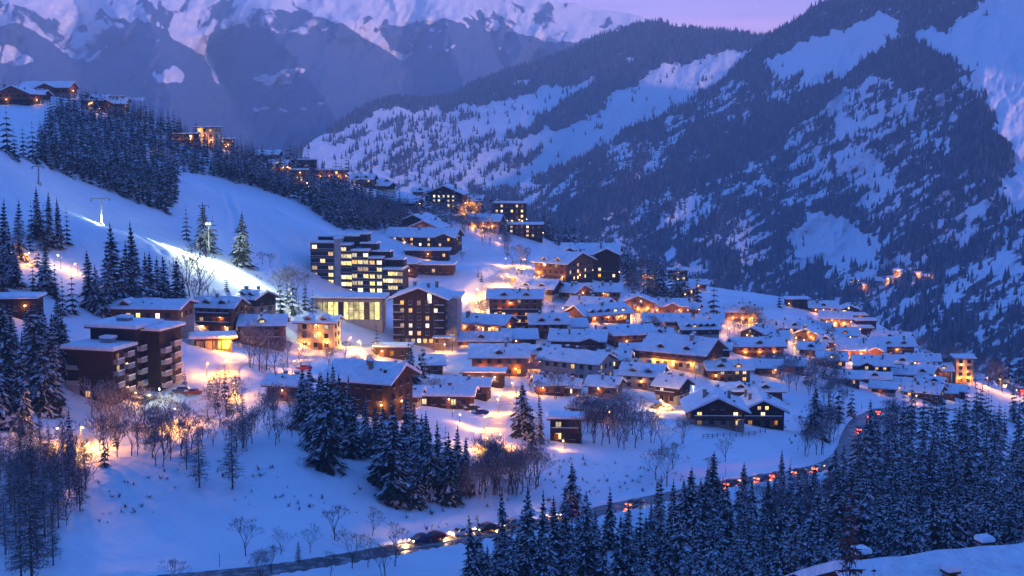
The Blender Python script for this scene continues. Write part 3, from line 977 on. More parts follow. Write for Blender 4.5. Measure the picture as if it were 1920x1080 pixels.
def chimney(root, x, y, zb, zt, rg, s=0.8, mat="stone"):
    b = MB()
    b.box(x - s/2, x + s/2, y - s/2, y + s/2, zb, zt, mat)
    b.box(x - s*.65, x + s*.65, y - s*.65, y + s*.65, zt, zt + 0.14, "fascia")
    b.box(x - s*.6, x + s*.6, y - s*.6, y + s*.6, zt + 0.14, zt + 0.55, "roof_snow", 0.18)
    link("chimney", b.mesh("chimney"), root)

def balcony(root, x0, x1, y, z, depth=1.3, mat="wood_dark", rail=1.0, snow=True):
    b = MB()
    b.box(x0, x1, y - depth, y, z - 0.18, z, mat)
    b.box(x0, x1, y - depth, y - depth + 0.09, z + 0.12, z + rail, mat)
    b.box(x0, x0 + .09, y - depth + 0.09, y, z + 0.12, z + rail, mat)
    b.box(x1 - .09, x1, y - depth + 0.09, y, z + 0.12, z + rail, mat)
    n = max(2, int((x1 - x0) / 2.2))
    for i in range(n + 1):
        x = x0 + 0.08 + (x1 - x0 - 0.16) * i / n
        b.box(x - .06, x + .06, y - depth - 0.02, y - depth + 0.11, z, z + rail + 0.04, mat)
    if snow:
        b.box(x0 - .02, x1 + .02, y - depth - 0.04, y - depth + 0.14, z + rail + 0.04, z + rail + 0.22, "roof_snow")
    return link("balcony", b.mesh("balcony"), root)

def added_wall_lamp(root, x, y, z, watts, col=None):  # lamp added to throw warm light on a house wall
    b = MB()
    b.box(x - .09, x + .09, y - .34, y, z + .22, z + .30, "pole_metal")
    b.box(x - .05, x + .05, y - .05, y, z - .1, z + .22, "pole_metal")
    w = link("added_wall_lamp", b.mesh("added_wall_lamp"), root)
    link("bulb", BULB["s"], w, (x, y - .26, z + .02))
    link("lamp_light", light_data(watts, col or SODIUM), w, (x, y - .62, z - .05))

def facade_fill_lamps(root, label, w, d, h, rg):  # adds lamps that brighten the walls, partly at random
    z = min(2.5, h - .3)
    if "orange" in label or "warm" in label or "pink lit" in label:
        added_wall_lamp(root, -w * .30, -d/2 - .07, z, 800)
        added_wall_lamp(root, w * .30, -d/2 - .07, z, 700)
        if h > 7:
            for zz in np.arange(z + 2.8, h - .5, 2.8):
                added_wall_lamp(root, w * rg.uniform(-.35, .35), -d/2 - .07, float(zz), 420)
        else:
            added_wall_lamp(root, 0, -d/2 - .07, z, 550)
    elif " lit" in label or rg.random() < .5:
        added_wall_lamp(root, w * rg.uniform(-.4, .4), -d/2 - .07, z, rg.choice([200, 380, 600]), rg.choice([SODIUM, SODIUM, AMBER]))
    if rg.random() < .3:
        b = MB()
        wall_x = w/2 + .07
        b.box(wall_x, wall_x + .3, -.09, .09, z + .1, z + .18, "pole_metal")
        q = link("added_wall_lamp", b.mesh("added_wall_lamp"), root)
        link("bulb", BULB["s"], q, (wall_x + .26, 0, z - .1))
        link("lamp_light", light_data(350, SODIUM), q, (wall_x + .7, 0, z - .15))

HOUSES = []
def base_at(px, py, d, rot):
    """root of a building whose front foot stands at a photo pixel"""
    p = hit(px, py)
    x = p[0] - math.sin(rot) * d / 2
    y = p[1] + math.cos(rot) * d / 2
    return p, x, y

def chalet(px, py, wpx, dpx, hpx, rot, label, ridge='x', pitch=20, ov=1.2, up="wood_dark", low=None, lit=0.3, chim=2, balc=0, dorm=0, xg=0, group="chalets of the village", cat="chalet", name="chalet",
           th=0.6, sink=5.0, pal=LIT, side=True, wn=None, winz=None):
    """gabled alpine house; sizes in photo pixels at its distance; ridge x = eaves to the front, y = gable to the front"""
    rot = R(rot)
    p = hit(px, py)
    k = p[1] / F
    w, d, h = wpx * k * 1.06, dpx * k * 1.14, max(2.6, hpx * k)
    rg = random.Random(int(px * 31 + py * 7))
    _, x, y = base_at(px, py, d, rot)
    root = link(name, None, None, (x, y, p[2]), rot)
    tag(root, label, cat, group)
    HOUSES.append((x, y, max(w, d) / 2 + 1.2))
    pitch = R(pitch + 3)
    low = low or rg.choice(["plaster_grey", "stone", "plaster_cream", "wood_dark", "wood_dark"])
    nfl = max(1, int(round(h / 2.75)))
    fh = h / nfl
    # build with the ridge along local x; for ridge 'y' swap and turn the meshes
    W, D = (w, d) if ridge == 'x' else (d, w)
    wb, rb, sb = MB(), MB(), MB()
    walls(wb, W, D, h, pitch, -sink, fh if nfl > 1 else min(0.8, h * .3), low, up)
    ze, zr = gable_roof(rb, W, D, h, pitch, ov, rg, snow=sb, th=th)
    if ridge == 'y':
        for m_ in (wb, rb, sb):
            m_.rotz90()
    link("wall", wb.mesh("wall"), root)
    rf = link("roof", rb.mesh("roof"), root)
    link("snow_cover", sb.mesh("snow_cover"), rf)
    for c in range(chim):
        lx = rg.uniform(-.33, .33) * W
        ly = rg.choice([-1, 1]) * rg.uniform(.05, .3) * D
        zb = zr - abs(ly) * math.tan(pitch)
        lx, ly = (lx, ly) if ridge == 'x' else (-ly, lx)
        chimney(rf, lx, ly, zb - 0.3, zr + 0.9 + rg.uniform(0, .4), rg, rg.uniform(.6, .95))
    if chim:
        for c in range(rg.randint(2, 4)):
            vx, vy = rg.uniform(-.42, .42) * W, -rg.uniform(.08, .4) * D * (1 if rg.random() < .75 else -1)
            zb = zr - abs(vy) * math.tan(pitch) + th
            b = MB()
            s_ = rg.uniform(.14, .34)
            qx, qy = (vx, vy) if ridge == 'x' else (-vy, vx)
            b.box(qx - s_, qx + s_, qy - s_, qy + s_, zb - .5, zb + rg.uniform(.4, .8), rg.choice(["fascia", "metal", "stone"]))
            link("roof_vent", b.mesh("roof_vent"), rf)
    facade_fill_lamps(root, label, w, d, h, rg)
    # openings
    wh = min(1.35, fh * .5)
    for fl in range(nfl):
        z = fl * fh + fh * 0.32
        n = wn or max(1, int(w / 3.0))
        place_windows(root, (0, -d/2 - 0.06, 0.0, w * 0.9), n, z, 1.15, wh, lit, rg, pal=pal)
        if side:
            m_ = max(1, int(d / 3.6))
            place_windows(root, (w/2 + 0.06, 0, math.pi/2, d * 0.85), m_, z, 1.0, wh, lit * .8, rg, pal=pal)
            if px > 1100:
                place_windows(root, (-w/2 - 0.06, 0, -math.pi/2, d * 0.85), m_, z, 1.0, wh, lit * .6, rg, pal=pal)
    if ridge == 'y' and w > 8:
        place_windows(root, (0, -d/2 - 0.06, 0.0, w * 0.36), 2, h + w * .5 * math.tan(pitch) * .12, 0.9, 0.95, lit, rg, pal=pal)
    b = MB()
    dx = w * rg.uniform(-.3, .3)
    b.box(dx - .55, dx + .55, -d/2 - 0.16, -d/2 - .07, 0, 2.05, "wood_warm")
    b.box(dx - .67, dx - .55, -d/2 - 0.2, -d/2 - .07, 0, 2.17, "fascia")
    b.box(dx + .55, dx + .67, -d/2 - 0.2, -d/2 - .07, 0, 2.17, "fascia")
    b.box(dx - .55, dx + .55, -d/2 - 0.2, -d/2 - .07, 2.05, 2.17, "fascia")
    link("door", b.mesh("door"), root)
    for fl in range(1, nfl):
        if balc > fl - 1:
            balcony(root, -w * .44, w * .44, -d/2 - .06, fl * fh + 0.02)
    if balc and nfl == 1 and ridge == 'y':
        balcony(root, -w * .34, w * .34, -d/2 - .06, h + 0.05)
    # dormers on the front roof slope
    if ridge == 'x' and not dorm and not xg and w > 8.5 and rg.random() < .55:
        dorm = rg.randint(1, 2)
    if ridge == 'x' and dorm:
        for i in range(dorm):
            cx = ((i + .5) / dorm - .5) * w * .86
            dw = min(2.2, w * .7 / dorm)
            yf, yb = -d/2 + d * .02, -d * .12
            zf = h + (d/2 + yf) * math.tan(pitch)
            b = MB()
            b.box(cx - dw/2, cx + dw/2, yf, yb, zf - .4, zf + 1.35, up)
            b.face([(cx - dw/2, yf - .01, zf + 1.35), (cx + dw/2, yf - .01, zf + 1.35), (cx, yf - .01, zf + 1.35 + dw * .3)], up)
            b.face([(cx - dw*.3, yf - .03, zf + .45), (cx + dw*.3, yf - .03, zf + .45), (cx + dw*.3, yf - .03, zf + 1.25), (cx - dw*.3, yf - .03, zf + 1.25)], rg.choice(pal) if rg.random() < lit else "glass_dark")
            dm = link("dormer", b.mesh("dormer"), root)
            sn = MB()
            t3 = 0.35
            prof = [(cx - dw*.72, zf + 1.15), (cx - dw*.74, zf + 1.15 + t3), (cx, zf + 1.35 + dw*.34 + t3), (cx + dw*.74, zf + 1.15 + t3), (cx + dw*.72, zf + 1.15), (cx, zf + 1.36 + dw*.32)]
            v = [(q[0], yf - .45, q[1]) for q in prof] + [(q[0], yb + 1.2, q[1]) for q in prof]
            n6 = 6
            sn.poly(v, [(i2, (i2 + 1) % n6, n6 + (i2 + 1) % n6, n6 + i2) for i2 in range(n6)] + [tuple(range(n6 - 1, -1, -1)), tuple(range(n6, 12))], "roof_snow")
            link("snow_cover", sn.mesh("snow_cover"), dm)
    if xg and ridge == 'x':          # a cross gable to the front
        for gx, gw in ([(xg if isinstance(xg, tuple) else (w * .25, w * .4))] if not isinstance(xg, list) else xg):
            b, sb2, rb2 = MB(), MB(), MB()
            gd = d * .5 + 1.6
            tn = math.tan(pitch)
            b.face([(gx - gw/2, -gd, -sink), (gx + gw/2, -gd, -sink), (gx + gw/2, -gd, h), (gx, -gd, h + gw/2 * tn), (gx - gw/2, -gd, h)], up)
            for s in (-1, 1):
                q = [(gx + s * gw/2, -gd, -sink), (gx + s * gw/2, -d/2 + .02, -sink), (gx + s * gw/2, -d/2 + .02, h), (gx + s * gw/2, -gd, h)]
                b.face(q if s > 0 else q[::-1], up)
            wing = link("wing", b.mesh("wing"), root)
            L = gd + 0.9 - 0.2
            rr = MB()
            s2 = MB()
            gable_roof(rr, L, gw, h + .05, pitch, .8, rg, snow=s2, th=th, xo=0.0)
            for q in (rr, s2):
                q.rotz90()
                q.v = [(X + gx, Y - gd / 2 - 0.2, Z) for X, Y, Z in q.v]
            link("wing_roof", rr.mesh("wing_roof"), wing)
            link("snow_cover", s2.mesh("snow_cover"), wing)
            place_windows(wing, (gx, -gd - .02, 0, gw * .8), max(1, int(gw / 2.6)), 1.0, 1.1, wh, lit, rg, pal=pal)
            if h > 4.5:
                place_windows(wing, (gx, -gd - .02, 0, gw * .8), max(1, int(gw / 2.6)), fh + 1.0, 1.1, wh, lit, rg, pal=pal)
    return root, (w, d, h, zr)

def flat_snow(b, x0, x1, y0, y1, z, th=0.7, ov=0.8):
    b.box(x0 - ov, x1 + ov, y0 - ov, y1 + ov, z + .34, z + .34 + th, "roof_snow", 0.5)

def flat_block(root, x0, x1, y0, y1, z0, z1, wall, ov=0.8, th=0.7, box=None):
    b = MB()
    b.box(x0, x1, y0, y1, z0, z1, wall)
    link("wall", b.mesh("wall"), root)
    b = MB()
    b.box(x0 - ov, x1 + ov, y0 - ov, y1 + ov, z1 + .01, z1 + .34, "fascia")
    rf = link("roof", b.mesh("roof"), root)
    b = MB()
    flat_snow(b, x0, x1, y0, y1, z1, th, ov)
    link("snow_cover", b.mesh("snow_cover"), rf)
    if box:
        bx, by, bw, bd, bh, bm = box
        b = MB()
        b.box(bx - bw/2, bx + bw/2, by - bd/2, by + bd/2, z1 + .34, z1 + .34 + bh, bm)
        b.box(bx - bw/2 - .15, bx + bw/2 + .15, by - bd/2 - .15, by + bd/2 + .15, z1 + .35 + bh, z1 + .95 + bh, "roof_snow", 0.25)
        link("lift_house", b.mesh("lift_house"), rf)
    return rf

def flat_house(px, py, wpx, dpx, hpx, rot, label, up="wood_dark", lit=0.3, group="flat roofed lodges of the village", cat="lodge", name="flat_roofed_lodge", th=0.7, sink=5, pal=LIT, balc=0, box=False, ov=0.8):
    rot = R(rot)
    p = hit(px, py)
    k = p[1] / F
    w, d, h = wpx * k, dpx * k, max(2.5, hpx * k)
    rg = random.Random(int(px * 13 + py * 5))
    _, x, y = base_at(px, py, d, rot)
    root = link(name, None, None, (x, y, p[2]), rot)
    tag(root, label, cat, group)
    HOUSES.append((x, y, max(w, d) / 2 + 1))
    flat_block(root, -w/2, w/2, -d/2, d/2, -sink, h, up, ov, th, (w * .15, 0, 2.2, 2.2, 1.2, "plaster_grey") if box else None)
    facade_fill_lamps(root, label, w, d, h, rg)
    nfl = max(1, int(round(h / 2.8)))
    fh = h / nfl
    for fl in range(nfl):
        place_windows(root, (0, -d/2, 0, w * .92), max(1, int(w / 2.9)), fl * fh + fh * .33, 1.25, min(1.35, fh * .5), lit, rg, pal=pal)
        place_windows(root, (w/2, 0, math.pi/2, d * .85), max(1, int(d / 3.6)), fl * fh + fh * .33, 1.1, min(1.3, fh * .5), lit * .7, rg, pal=pal)
        if fl and balc >= fl:
            balcony(root, -w * .45, w * .45, -d/2, fl * fh)
    b = MB()
    b.box(-w*.3 - .55, -w*.3 + .55, -d/2 - .09, -d/2 - .01, 0, 2.1, "wood_warm")
    link("door", b.mesh("door"), root)
    return root, (w, d, h)

# ---- the hand-built larger buildings
def terraced_block():
    p = hit(655, 556)
    k = p[1] / F
    rot = R(-7)
    root = link("terraced_apartment_building", None, None, (p[0], p[1] + 8, p[2] - 1.0), rot)
    tag(root, "stepped apartment building with rows of yellow lit windows and a pale stair tower", "apartment building")
    HOUSES.append((p[0], p[1] + 8, 22))
    rg = random.Random(5)
    X = lambda q: (q - 655) * k * 1.03
    Zt = lambda q: (557 - q) * k
    blocks = [(578, 624, 455, 14), (636, 656, 459, 14), (656, 688, 470, 13), (688, 715, 484, 12.5), (715, 752, 505, 12)]
    b = MB()
    for (a, c, t_, dd) in blocks:
        b.box(X(a), X(c), 0, dd, -6, Zt(t_), "wood_black")
    link("wall", b.mesh("wall"), root)
    b = MB()
    b.box(X(624) + .02, X(636) - .02, -1.0, 9, -6, Zt(446), "concrete")
    b.box(X(624) - .2, X(636) + .2, -1.2, 9.2, Zt(446), Zt(446) + .7, "roof_snow", .25)
    link("stair_tower", b.mesh("stair_tower"), root)
    for i, (a, c, t_, dd) in enumerate(blocks):
        z = Zt(t_)
        b = MB()
        b.box(X(a) - .12, X(c) - (.03 if i < 4 else -.3), -.9, dd + .4, z + .01, z + .35, "concrete")
        rf = link("roof", b.mesh("roof"), root)
        b = MB()
        b.box(X(a) - .1, X(c) - .05, -1.0, dd + .4, z + .36, z + 1.0, "roof_snow", .35)
        link("snow_cover", b.mesh("snow_cover"), rf)
    # dark attic boxes set back on each step
    for (a, c, t0, t1, y) in ((632, 664, 441, 455, 5.2), (664, 679, 438, 452, 7.0), (668, 698, 455, 467, 5), (684, 724, 470, 481, 4.6), (712, 750, 485, 500, 4.2)):
        b = MB()
        b.box(X(a), X(c), y, y + 6.5, Zt(t1 + 8), Zt(t0 + 2), "wood_black")
        b.box(X(a) - .3, X(c) + .3, y - .4, y + 6.9, Zt(t0 + 2) + .01, Zt(t0 + 2) + .65, "roof_snow", .25)
        link("attic", b.mesh("attic"), root)
    b = MB()
    b.box(X(588), X(620), 4, 10, Zt(456), Zt(444), "wood_black")
    b.box(X(587), X(621), 3.7, 10.3, Zt(444) + .01, Zt(444) + .6, "roof_snow", .25)
    link("attic", b.mesh("attic"), root)
    pal = ["glow_yellow", "glow_yellow", "glow_white", "glow_warm", "glow_yellow"]
    fl = 13.4 * k
    for (a, c, t_, dd), nw, lit in zip(blocks, (3, 2, 3, 2, 4), (.72, .75, .72, .8, .75)):
        z = Zt(t_) - fl * .86
        while z > .4:
            place_windows(root, ((X(a) + X(c)) / 2, -.02, 0, X(c) - X(a)), nw, z, 2.0, 1.75, lit, rg, frame="fascia", pal=pal)
            bb = MB()
            bb.box(X(a) + .15, X(c) - .15, -1.1, -.02, z - .75, z - .55, "concrete")
            bb.box(X(a) + .15, X(c) - .15, -1.1, -1.0, z - .55, z + .2, "wood_dark")
            bb.box(X(a) + .15, X(c) - .15, -1.12, -.98, z + .2, z + .32, "roof_snow")
            link("balcony", bb.mesh("balcony"), root)
            z -= fl
terraced_block()

def glass_hall():
    p = hit(655, 604)
    k = p[1] / F
    root = link("glass_fronted_hall", None, None, (p[0], p[1] + 5, p[2]), R(-2))
    tag(root, "long low hall with flat snowy roof and glowing yellow glass front", "hall")
    HOUSES.append((p[0], p[1] + 5, 14))
    w, d, h = 128 * k, 10, 44 * k
    flat_block(root, -w/2, w/2, -d/2, d/2, -5, h, "concrete", 1.2, .8)
    n = 12
    for i in range(n):
        x = -w * .46 + w * .92 * (i + .5) / n
        b = MB()
        g = ["glow_hall", "glow_hall", "glow_yellow"][i % 3] if i not in (4, 9) else "glass_dark"
        b.face([(x - .82, -d/2 - .06, 1.0), (x + .82, -d/2 - .06, 1.0), (x + .82, -d/2 - .06, h - 1.1), (x - .82, -d/2 - .06, h - 1.1)], g)
        for q in (-.86, .80):
            b.box(x + q, x + q + .07, -d/2 - .12, -d/2 - .01, .9, h - 1.0, "fascia")
        b.box(x - .79, x + .79, -d/2 - .12, -d/2 - .01, h * .5, h * .5 + .1, "fascia")
        link("window", b.mesh("window"), root)
glass_hall()

def grand_hotel():
    p = hit(786, 648)
    k = p[1] / F
    w, h, d = 98 * k, 90 * k, 15
    rot = R(-6)
    root = link("timber_hotel", None, None, (p[0] - math.sin(rot) * d / 2, p[1] + math.cos(rot) * d / 2, p[2]), rot)
    tag(root, "tall dark brown timber hotel with wide snowy gable and rows of small lit windows", "hotel")
    HOUSES.append((p[0], p[1] + 7, 13))
    rg = random.Random(21)
    pitch = R(21)
    wb, rb, sb = MB(), MB(), MB()
    walls(wb, d, w, h, pitch, -6, 2.2, "stone", "wood_dark")
    gable_roof(rb, d, w, h, pitch, 1.7, rg, snow=sb, th=.75)
    for q in (wb, rb, sb):
        q.rotz90()
    link("wall", wb.mesh("wall"), root)
    rf = link("roof", rb.mesh("roof"), root)
    link("snow_cover", sb.mesh("snow_cover"), rf)
    for cx, cy in ((-3, 2), (2.5, -2), (4.5, 4)):
        chimney(rf, cx, cy, h + 1, h + 4.6, rg, 1.0)
    fh = h / 6.2
    lit_rows = [.75, .25, .55, .3, .3, .3]
    for fl in range(6):
        n = 7 if fl == 0 else 5
        place_windows(root, (0, -d/2 - .06, 0, w * .82), n, fl * fh + fh * .4, 1.15, 1.35, lit_rows[fl], rg, frame="plaster_grey", pal=["glow_warm", "glow_white", "glow_dim", "glow_warm"])
        place_windows(root, (w/2 + .06, 0, math.pi/2, d * .8), 3, fl * fh + fh * .4, 1.1, 1.3, .25, rg, frame="plaster_grey")
    b = MB()       # tall lit stair window under the gable
    b.face([(3.1, -d/2 - .09, h - 1.6), (4.4, -d/2 - .09, h - 1.6), (4.4, -d/2 - .09, h + 1.6), (3.1, -d/2 - .09, h + 2.1)], "glow_white")
    b.box(3.68, 3.78, -d/2 - .16, -d/2 - .02, h - 1.6, h + 1.8, "fascia")
    link("window", b.mesh("window"), root)
    for fl in range(1, 6):
        for sx in (-1, 1):
            o = balcony(root, w/2 * sx - (2.9 if sx > 0 else -.1), w/2 * sx - (.1 if sx > 0 else -2.9), -d/2 - .06, fl * fh + .05, 1.2, "wood_black")
    # rendered side wing at the right
    b = MB()
    b.box(w/2 + .1, w/2 + 3.6, -2, d/2 + 2, -6, h * .98, "plaster_grey")
    wing = link("side_wing", b.mesh("side_wing"), root)
    b = MB()
    b.box(w/2 - .3, w/2 + 4.6, -2.9, d/2 + 3, h * .98 + .02, h * .98 + .9, "roof_snow", .35)
    link("snow_cover", b.mesh("snow_cover"), wing)
    place_windows(wing, (w/2 + 1.85, -2.02, 0, 3), 1, 1.2, 1.8, 2.2, 1.0, rg, pal=["glow_yellow"])
    # canopy with a lit entrance at the right foot
    b = MB()
    b.box(w/2 - 3.5, w/2 + 3.5, -d/2 - 4, -d/2 - .3, 3.0, 3.3, "fascia")
    b.box(w/2 - 3.7, w/2 + 3.7, -d/2 - 4.2, -d/2 - .3, 3.31, 3.9, "roof_snow", .25)
    for sx in (-3.2, 3.2):
        b.box(w/2 + sx - .12, w/2 + sx + .12, -d/2 - 3.8, -d/2 - 3.56, -3, 3.0, "wood_warm")
    link("porch", b.mesh("porch"), root)
grand_hotel()

def left_block():
    p = hit(180, 752)
    k = p[1] / F
    rot = R(-17)
    root = link("balconied_apartment_block", None, None, (p[0], p[1], p[2]), rot)
    tag(root, "dark brown apartment block in two flat roofed steps with white balconies down its right side", "apartment block")
    HOUSES.append((p[0] + 2, p[1] + 9, 14))
    rg = random.Random(9)
    w = 98 * k
    h = 96 * k
    # front block, rear taller block, right rear block
    flat_block(root, -w*.62, w*.38, 0, 8.5, -5, h, "wood_dark", 1.0, 1.0, (w * .02, 5.5, 2.9, 2.4, 2.0, "plaster_grey"))
    flat_block(root, -w*.55, w*.46, 8.52, 19, -5, h + 4.0, "wood_black", 1.0, 1.0, (w * -.05, 14, 3.1, 2.4, 1.7, "plaster_grey"))
    flat_block(root, w*.46 + .02, w*.82, 12, 22, -5, h + 3.2, "wood_black", .9, .9)
    # loggias at the left of the front: recess shade drawn as flat dark panels
    for i, z in enumerate((h - 3.6, h - 7.2)):
        b = MB()
        b.box(-w*.60, -w*.36, -.10, -.02, z, z + 2.3, "wood_black")
        b.box(-w*.61, -w*.35, -.9, -.02, z - .9, z - .7, "concrete")
        b.box(-w*.61, -w*.35, -.9, -.8, z - .7, z + .15, "plaster_grey")
        link("loggia", b.mesh("loggia"), root)
    b = MB()
    b.box(-w*.62 - .02, -w*.36, -.35, -.02, -5, h * .32, "plaster_grey")
    link("plinth", b.mesh("plinth"), root)
    for i, z in enumerate((h*.30, h*.08)):
        place_windows(root, (-w*.02, -.02, 0, w * .6), 2, z, 1.2, 1.3, .35, rg, frame="plaster_grey")
    # balconies and windows on the right faces
    for fl in range(4):
        z = .6 + fl * h / 4.2
        place_windows(root, (w*.38, 4.25, math.pi/2, 7.4), 2, z + .8, 1.1, 1.3, .22, rg)
        place_windows(root, (w*.82, 17, math.pi/2, 8.4), 2, z + 1.4, 1.1, 1.3, .2, rg)
        for (x, y0, y1, dz) in ((w*.38, .6, 3.3, .4), (w*.38, 4.9, 7.7, 1.4), (w*.46, 9.2, 11.6, 2.2), (w*.82, 12.6, 15.5, 1.4), (w*.82, 17, 20.5, 2.4)):
            if fl == 0 and y0 < 1:
                continue
            b = MB()
            zz = z + dz - .4
            b.box(x + .02, x + 1.3, y0, y1, zz - .18, zz, "concrete")
            b.box(x + 1.2, x + 1.3, y0, y1, zz, zz + .95, "plaster_grey")
            b.box(x + .02, x + 1.2, y0, y0 + .1, zz, zz + .95, "plaster_grey")
            b.box(x + .02, x + 1.2, y1 - .1, y1, zz, zz + .95, "wood_dark")
            b.box(x + 1.16, x + 1.34, y0, y1, zz + .96, zz + 1.16, "roof_snow")
            link("balcony", b.mesh("balcony"), root)
    for (x, z) in ((w*.47 + 1.2, .7), (w*.62, 1.2)):
        pass
left_block()

def kiosk():
    p = hit(396, 656)
    k = p[1] / F
    root = link("lit_garage_row", None, None, (p[0], p[1] + 2.5, p[2]), R(14))
    tag(root, "low row of garages with orange lit bays under a thick snow roof", "garage")
    HOUSES.append((p[0], p[1] + 3, 7))
    w = 70 * k
    flat_block(root, -w/2, w/2, -1.0, 4, -4, 2.7, "wood_warm", 1.4, 1.0)
    for i in range(5):
        x = -w * .46 + i * w * .225
        b = MB()
        b.box(x - .12, x + .12, -2.1, -1.86, -3, 2.7, "wood_dark")
        link("post", b.mesh("post"), root)
    for i in range(4):
        x = -w * .35 + i * w * .225
        b = MB()
        b.box(x - .95, x + .95, -1.12, -1.02, 0, 2.2, "plaster_cream")
        link("garage_door", b.mesh("garage_door"), root)
kiosk()

def front_house():
    """snow covered roof at the lower right edge, close to the camera"""
    root = link("foreground_house", None, None, (35.5, 89.0, -40.6), R(18))
    tag(root, "close house whose wide snow covered roof fills the lower right corner", "house")
    rg = random.Random(2)
    w, d, h, pitch = 31, 14, 10.3, R(24)
    wb, rb, sb = MB(), MB(), MB()
    walls(wb, w, d, h, pitch, -6, 3, "plaster_cream", "wood_warm")
    gable_roof(rb, w, d, h, pitch, 1.1, rg, snow=sb, th=.6)
    link("wall", wb.mesh("wall"), root)
    rf = link("roof", rb.mesh("roof"), root)
    link("snow_cover", sb.mesh("snow_cover"), rf)
    tn = math.tan(pitch)
    # chimneys: local x along the ridge, y towards the back
    def stack(x, y, s, up, mat):
        zb = h + (d/2 - abs(y)) * tn
        b = MB()
        b.box(x - s/2, x + s/2, y - s/2, y + s/2, zb - .6, zb + up, mat)
        b.box(x - s*.62, x + s*.62, y - s*.62, y + s*.62, zb + up + .25, zb + up + .38, "fascia")
        for q in (-1, 1):
            b.box(x + q * s*.42 - .06, x + q * s*.42 + .06, y - s*.4, y + s*.4, zb + up, zb + up + .25, "stone")
        b.box(x - s*.6, x + s*.6, y - s*.6, y + s*.6, zb + up + .38, zb + up + .75, "roof_snow", .16)
        link("chimney", b.mesh("chimney"), rf)
    stack(-10.2, -2.4, .72, 1.0, "stone")
    stack(-13.6, 2.2, .85, 1.0, "stone")
    stack(-4.4, 2.2, .75, .9, "stone")
    b = MB()
    b.box(-11.6, -10.3, -3.6, -2.5, h + 1.6, h + 2.5, "wood_black")
    b.box(-11.8, -10.1, -3.8, -2.5, h + 2.51, h + 2.8, "roof_snow", .14)
    link("roof_hatch", b.mesh("roof_hatch"), rf)
    b = MB()
    b.box(-5.0, 1.5, -4.6, -4.3, h + 1.0, h + 1.75, "fascia")
    link("snow_fence", b.mesh("snow_fence"), rf)
    for x in (-12.0, -6.0, 0.0, 6.0):
        place_windows(root, (x, -d/2 - .07, 0, 2.4), 2, 4.4, 1.2, 1.4, .4, rg)
        place_windows(root, (x, -d/2 - .07, 0, 2.4), 2, 7.6, 1.2, 1.4, .4, rg)
    # lower gabled wing to the left front
    b, rr, s2 = MB(), MB(), MB()
    walls(b, 8, 5.4, 8.0, R(27), -6, 3, "plaster_cream", "wood_warm")
    gable_roof(rr, 8, 5.4, 8.0, R(27), .9, rg, snow=s2, th=.5)
    for q in (b, rr, s2):
        q.rotz90()
        q.v = [(X - 15.6, Y - 6.5, Z + .55) for X, Y, Z in q.v]
    wing = link("wing", b.mesh("wing"), root)
    link("wing_roof", rr.mesh("wing_roof"), wing)
    link("snow_cover", s2.mesh("snow_cover"), wing)
    return root, rf, h, d, pitch
fh_root, fh_roof, fh_h, fh_d, fh_p = front_house()

# ---- chalets and lodges: (foot in the photo, width, depth, eaves height in photo pixels, turn)
C, L = chalet, flat_house
NB = ["glow_warm", "glow_dim", "glow_dim"]
C(232,604,200,80,26,-6,"wide low chalet with flat snowy roof behind the balconied apartment block",pitch=9,up="wood_warm",lit=.2)
L(18,592,96,60,30,4,"snow roofed lodge cut off by the left edge",up="wood_black",lit=.1)
C(402,626,72,48,52,-14,"big brown chalet above the orange lit garages",pitch=22,up="wood_warm",low="wood_dark",lit=.08,dorm=2,balc=2,chim=2)
C(462,588,50,44,30,-38,"small dark chalet with steep gable beside the floodlit piste",up="wood_black",lit=0,ridge='x')
C(492,652,74,50,44,4,"brown chalet on stilts behind bare trees right of the garages",up="wood_warm",low="wood_dark",lit=.05,dorm=1,balc=1)
C(592,656,66,50,52,-6,"cube shaped cream house lit orange by street lamps",pitch=10,up="plaster_cream",low="plaster_cream",lit=.12,chim=0,th=.7)
C(532,752,62,44,32,-16,"small shed chalet left of the front spruces",up="wood_dark",lit=.05)
C(672,776,120,92,66,-22,"big dark chalet with broad snow roof and one lit window above the spruce bank",pitch=20,up="wood_dark",low="wood_dark",lit=.12,chim=2,ov=1.6,th=.75,side=True)
L(735,672,64,36,20,-4,"low snow covered annex behind the broad roofed chalet",lit=.1)
L(800,486,82,40,15,-2,"long low lodge with dark front right of the terraced building",up="wood_black",lit=.1)
L(806,516,88,44,18,-4,"low wide lodge with snow roof just above the timber hotel",up="wood_dark",lit=.35)
L(752,518,56,40,22,-4,"lit lodge between the terraced building and the timber hotel",up="wood_dark",lit=.5)
C(788,464,122,56,20,-12,"long chalet with lit white windows and wide snow roof above the lodges",pitch=19,up="wood_dark",lit=.55,chim=1,xg=(12.5,8.0),pal=["glow_white","glow_warm"],wn=7)
C(776,434,46,46,20,-24,"upper of two small gabled chalets above the long chalet",ridge='y',up="wood_black",lit=.05)
C(795,444,50,46,18,-20,"lower of two small gabled chalets above the long chalet, warm gable",ridge='y',up="wood_warm",lit=.2)
C(832,390,66,50,26,-8,"dark gabled chalet with two bright windows at the crest",ridge='y',up="wood_black",lit=.4,pal=["glow_white"])
L(955,420,62,40,38,-2,"tall dark flat roofed lodge with scattered lit windows near the crest",up="wood_black",lit=.4,pal=["glow_white","glow_yellow"])
L(984,446,66,40,24,-2,"wide dark lodge with snow roof below the tall crest lodge",up="wood_black",lit=.35)
C(906,432,56,40,18,-10,"pink lit snow roofed chalet left of the tall crest lodge",up="wood_warm",lit=.3)
C(880,394,42,32,18,-6,"small orange lit house on the crest under tall spruces",up="plaster_cream",lit=.4)
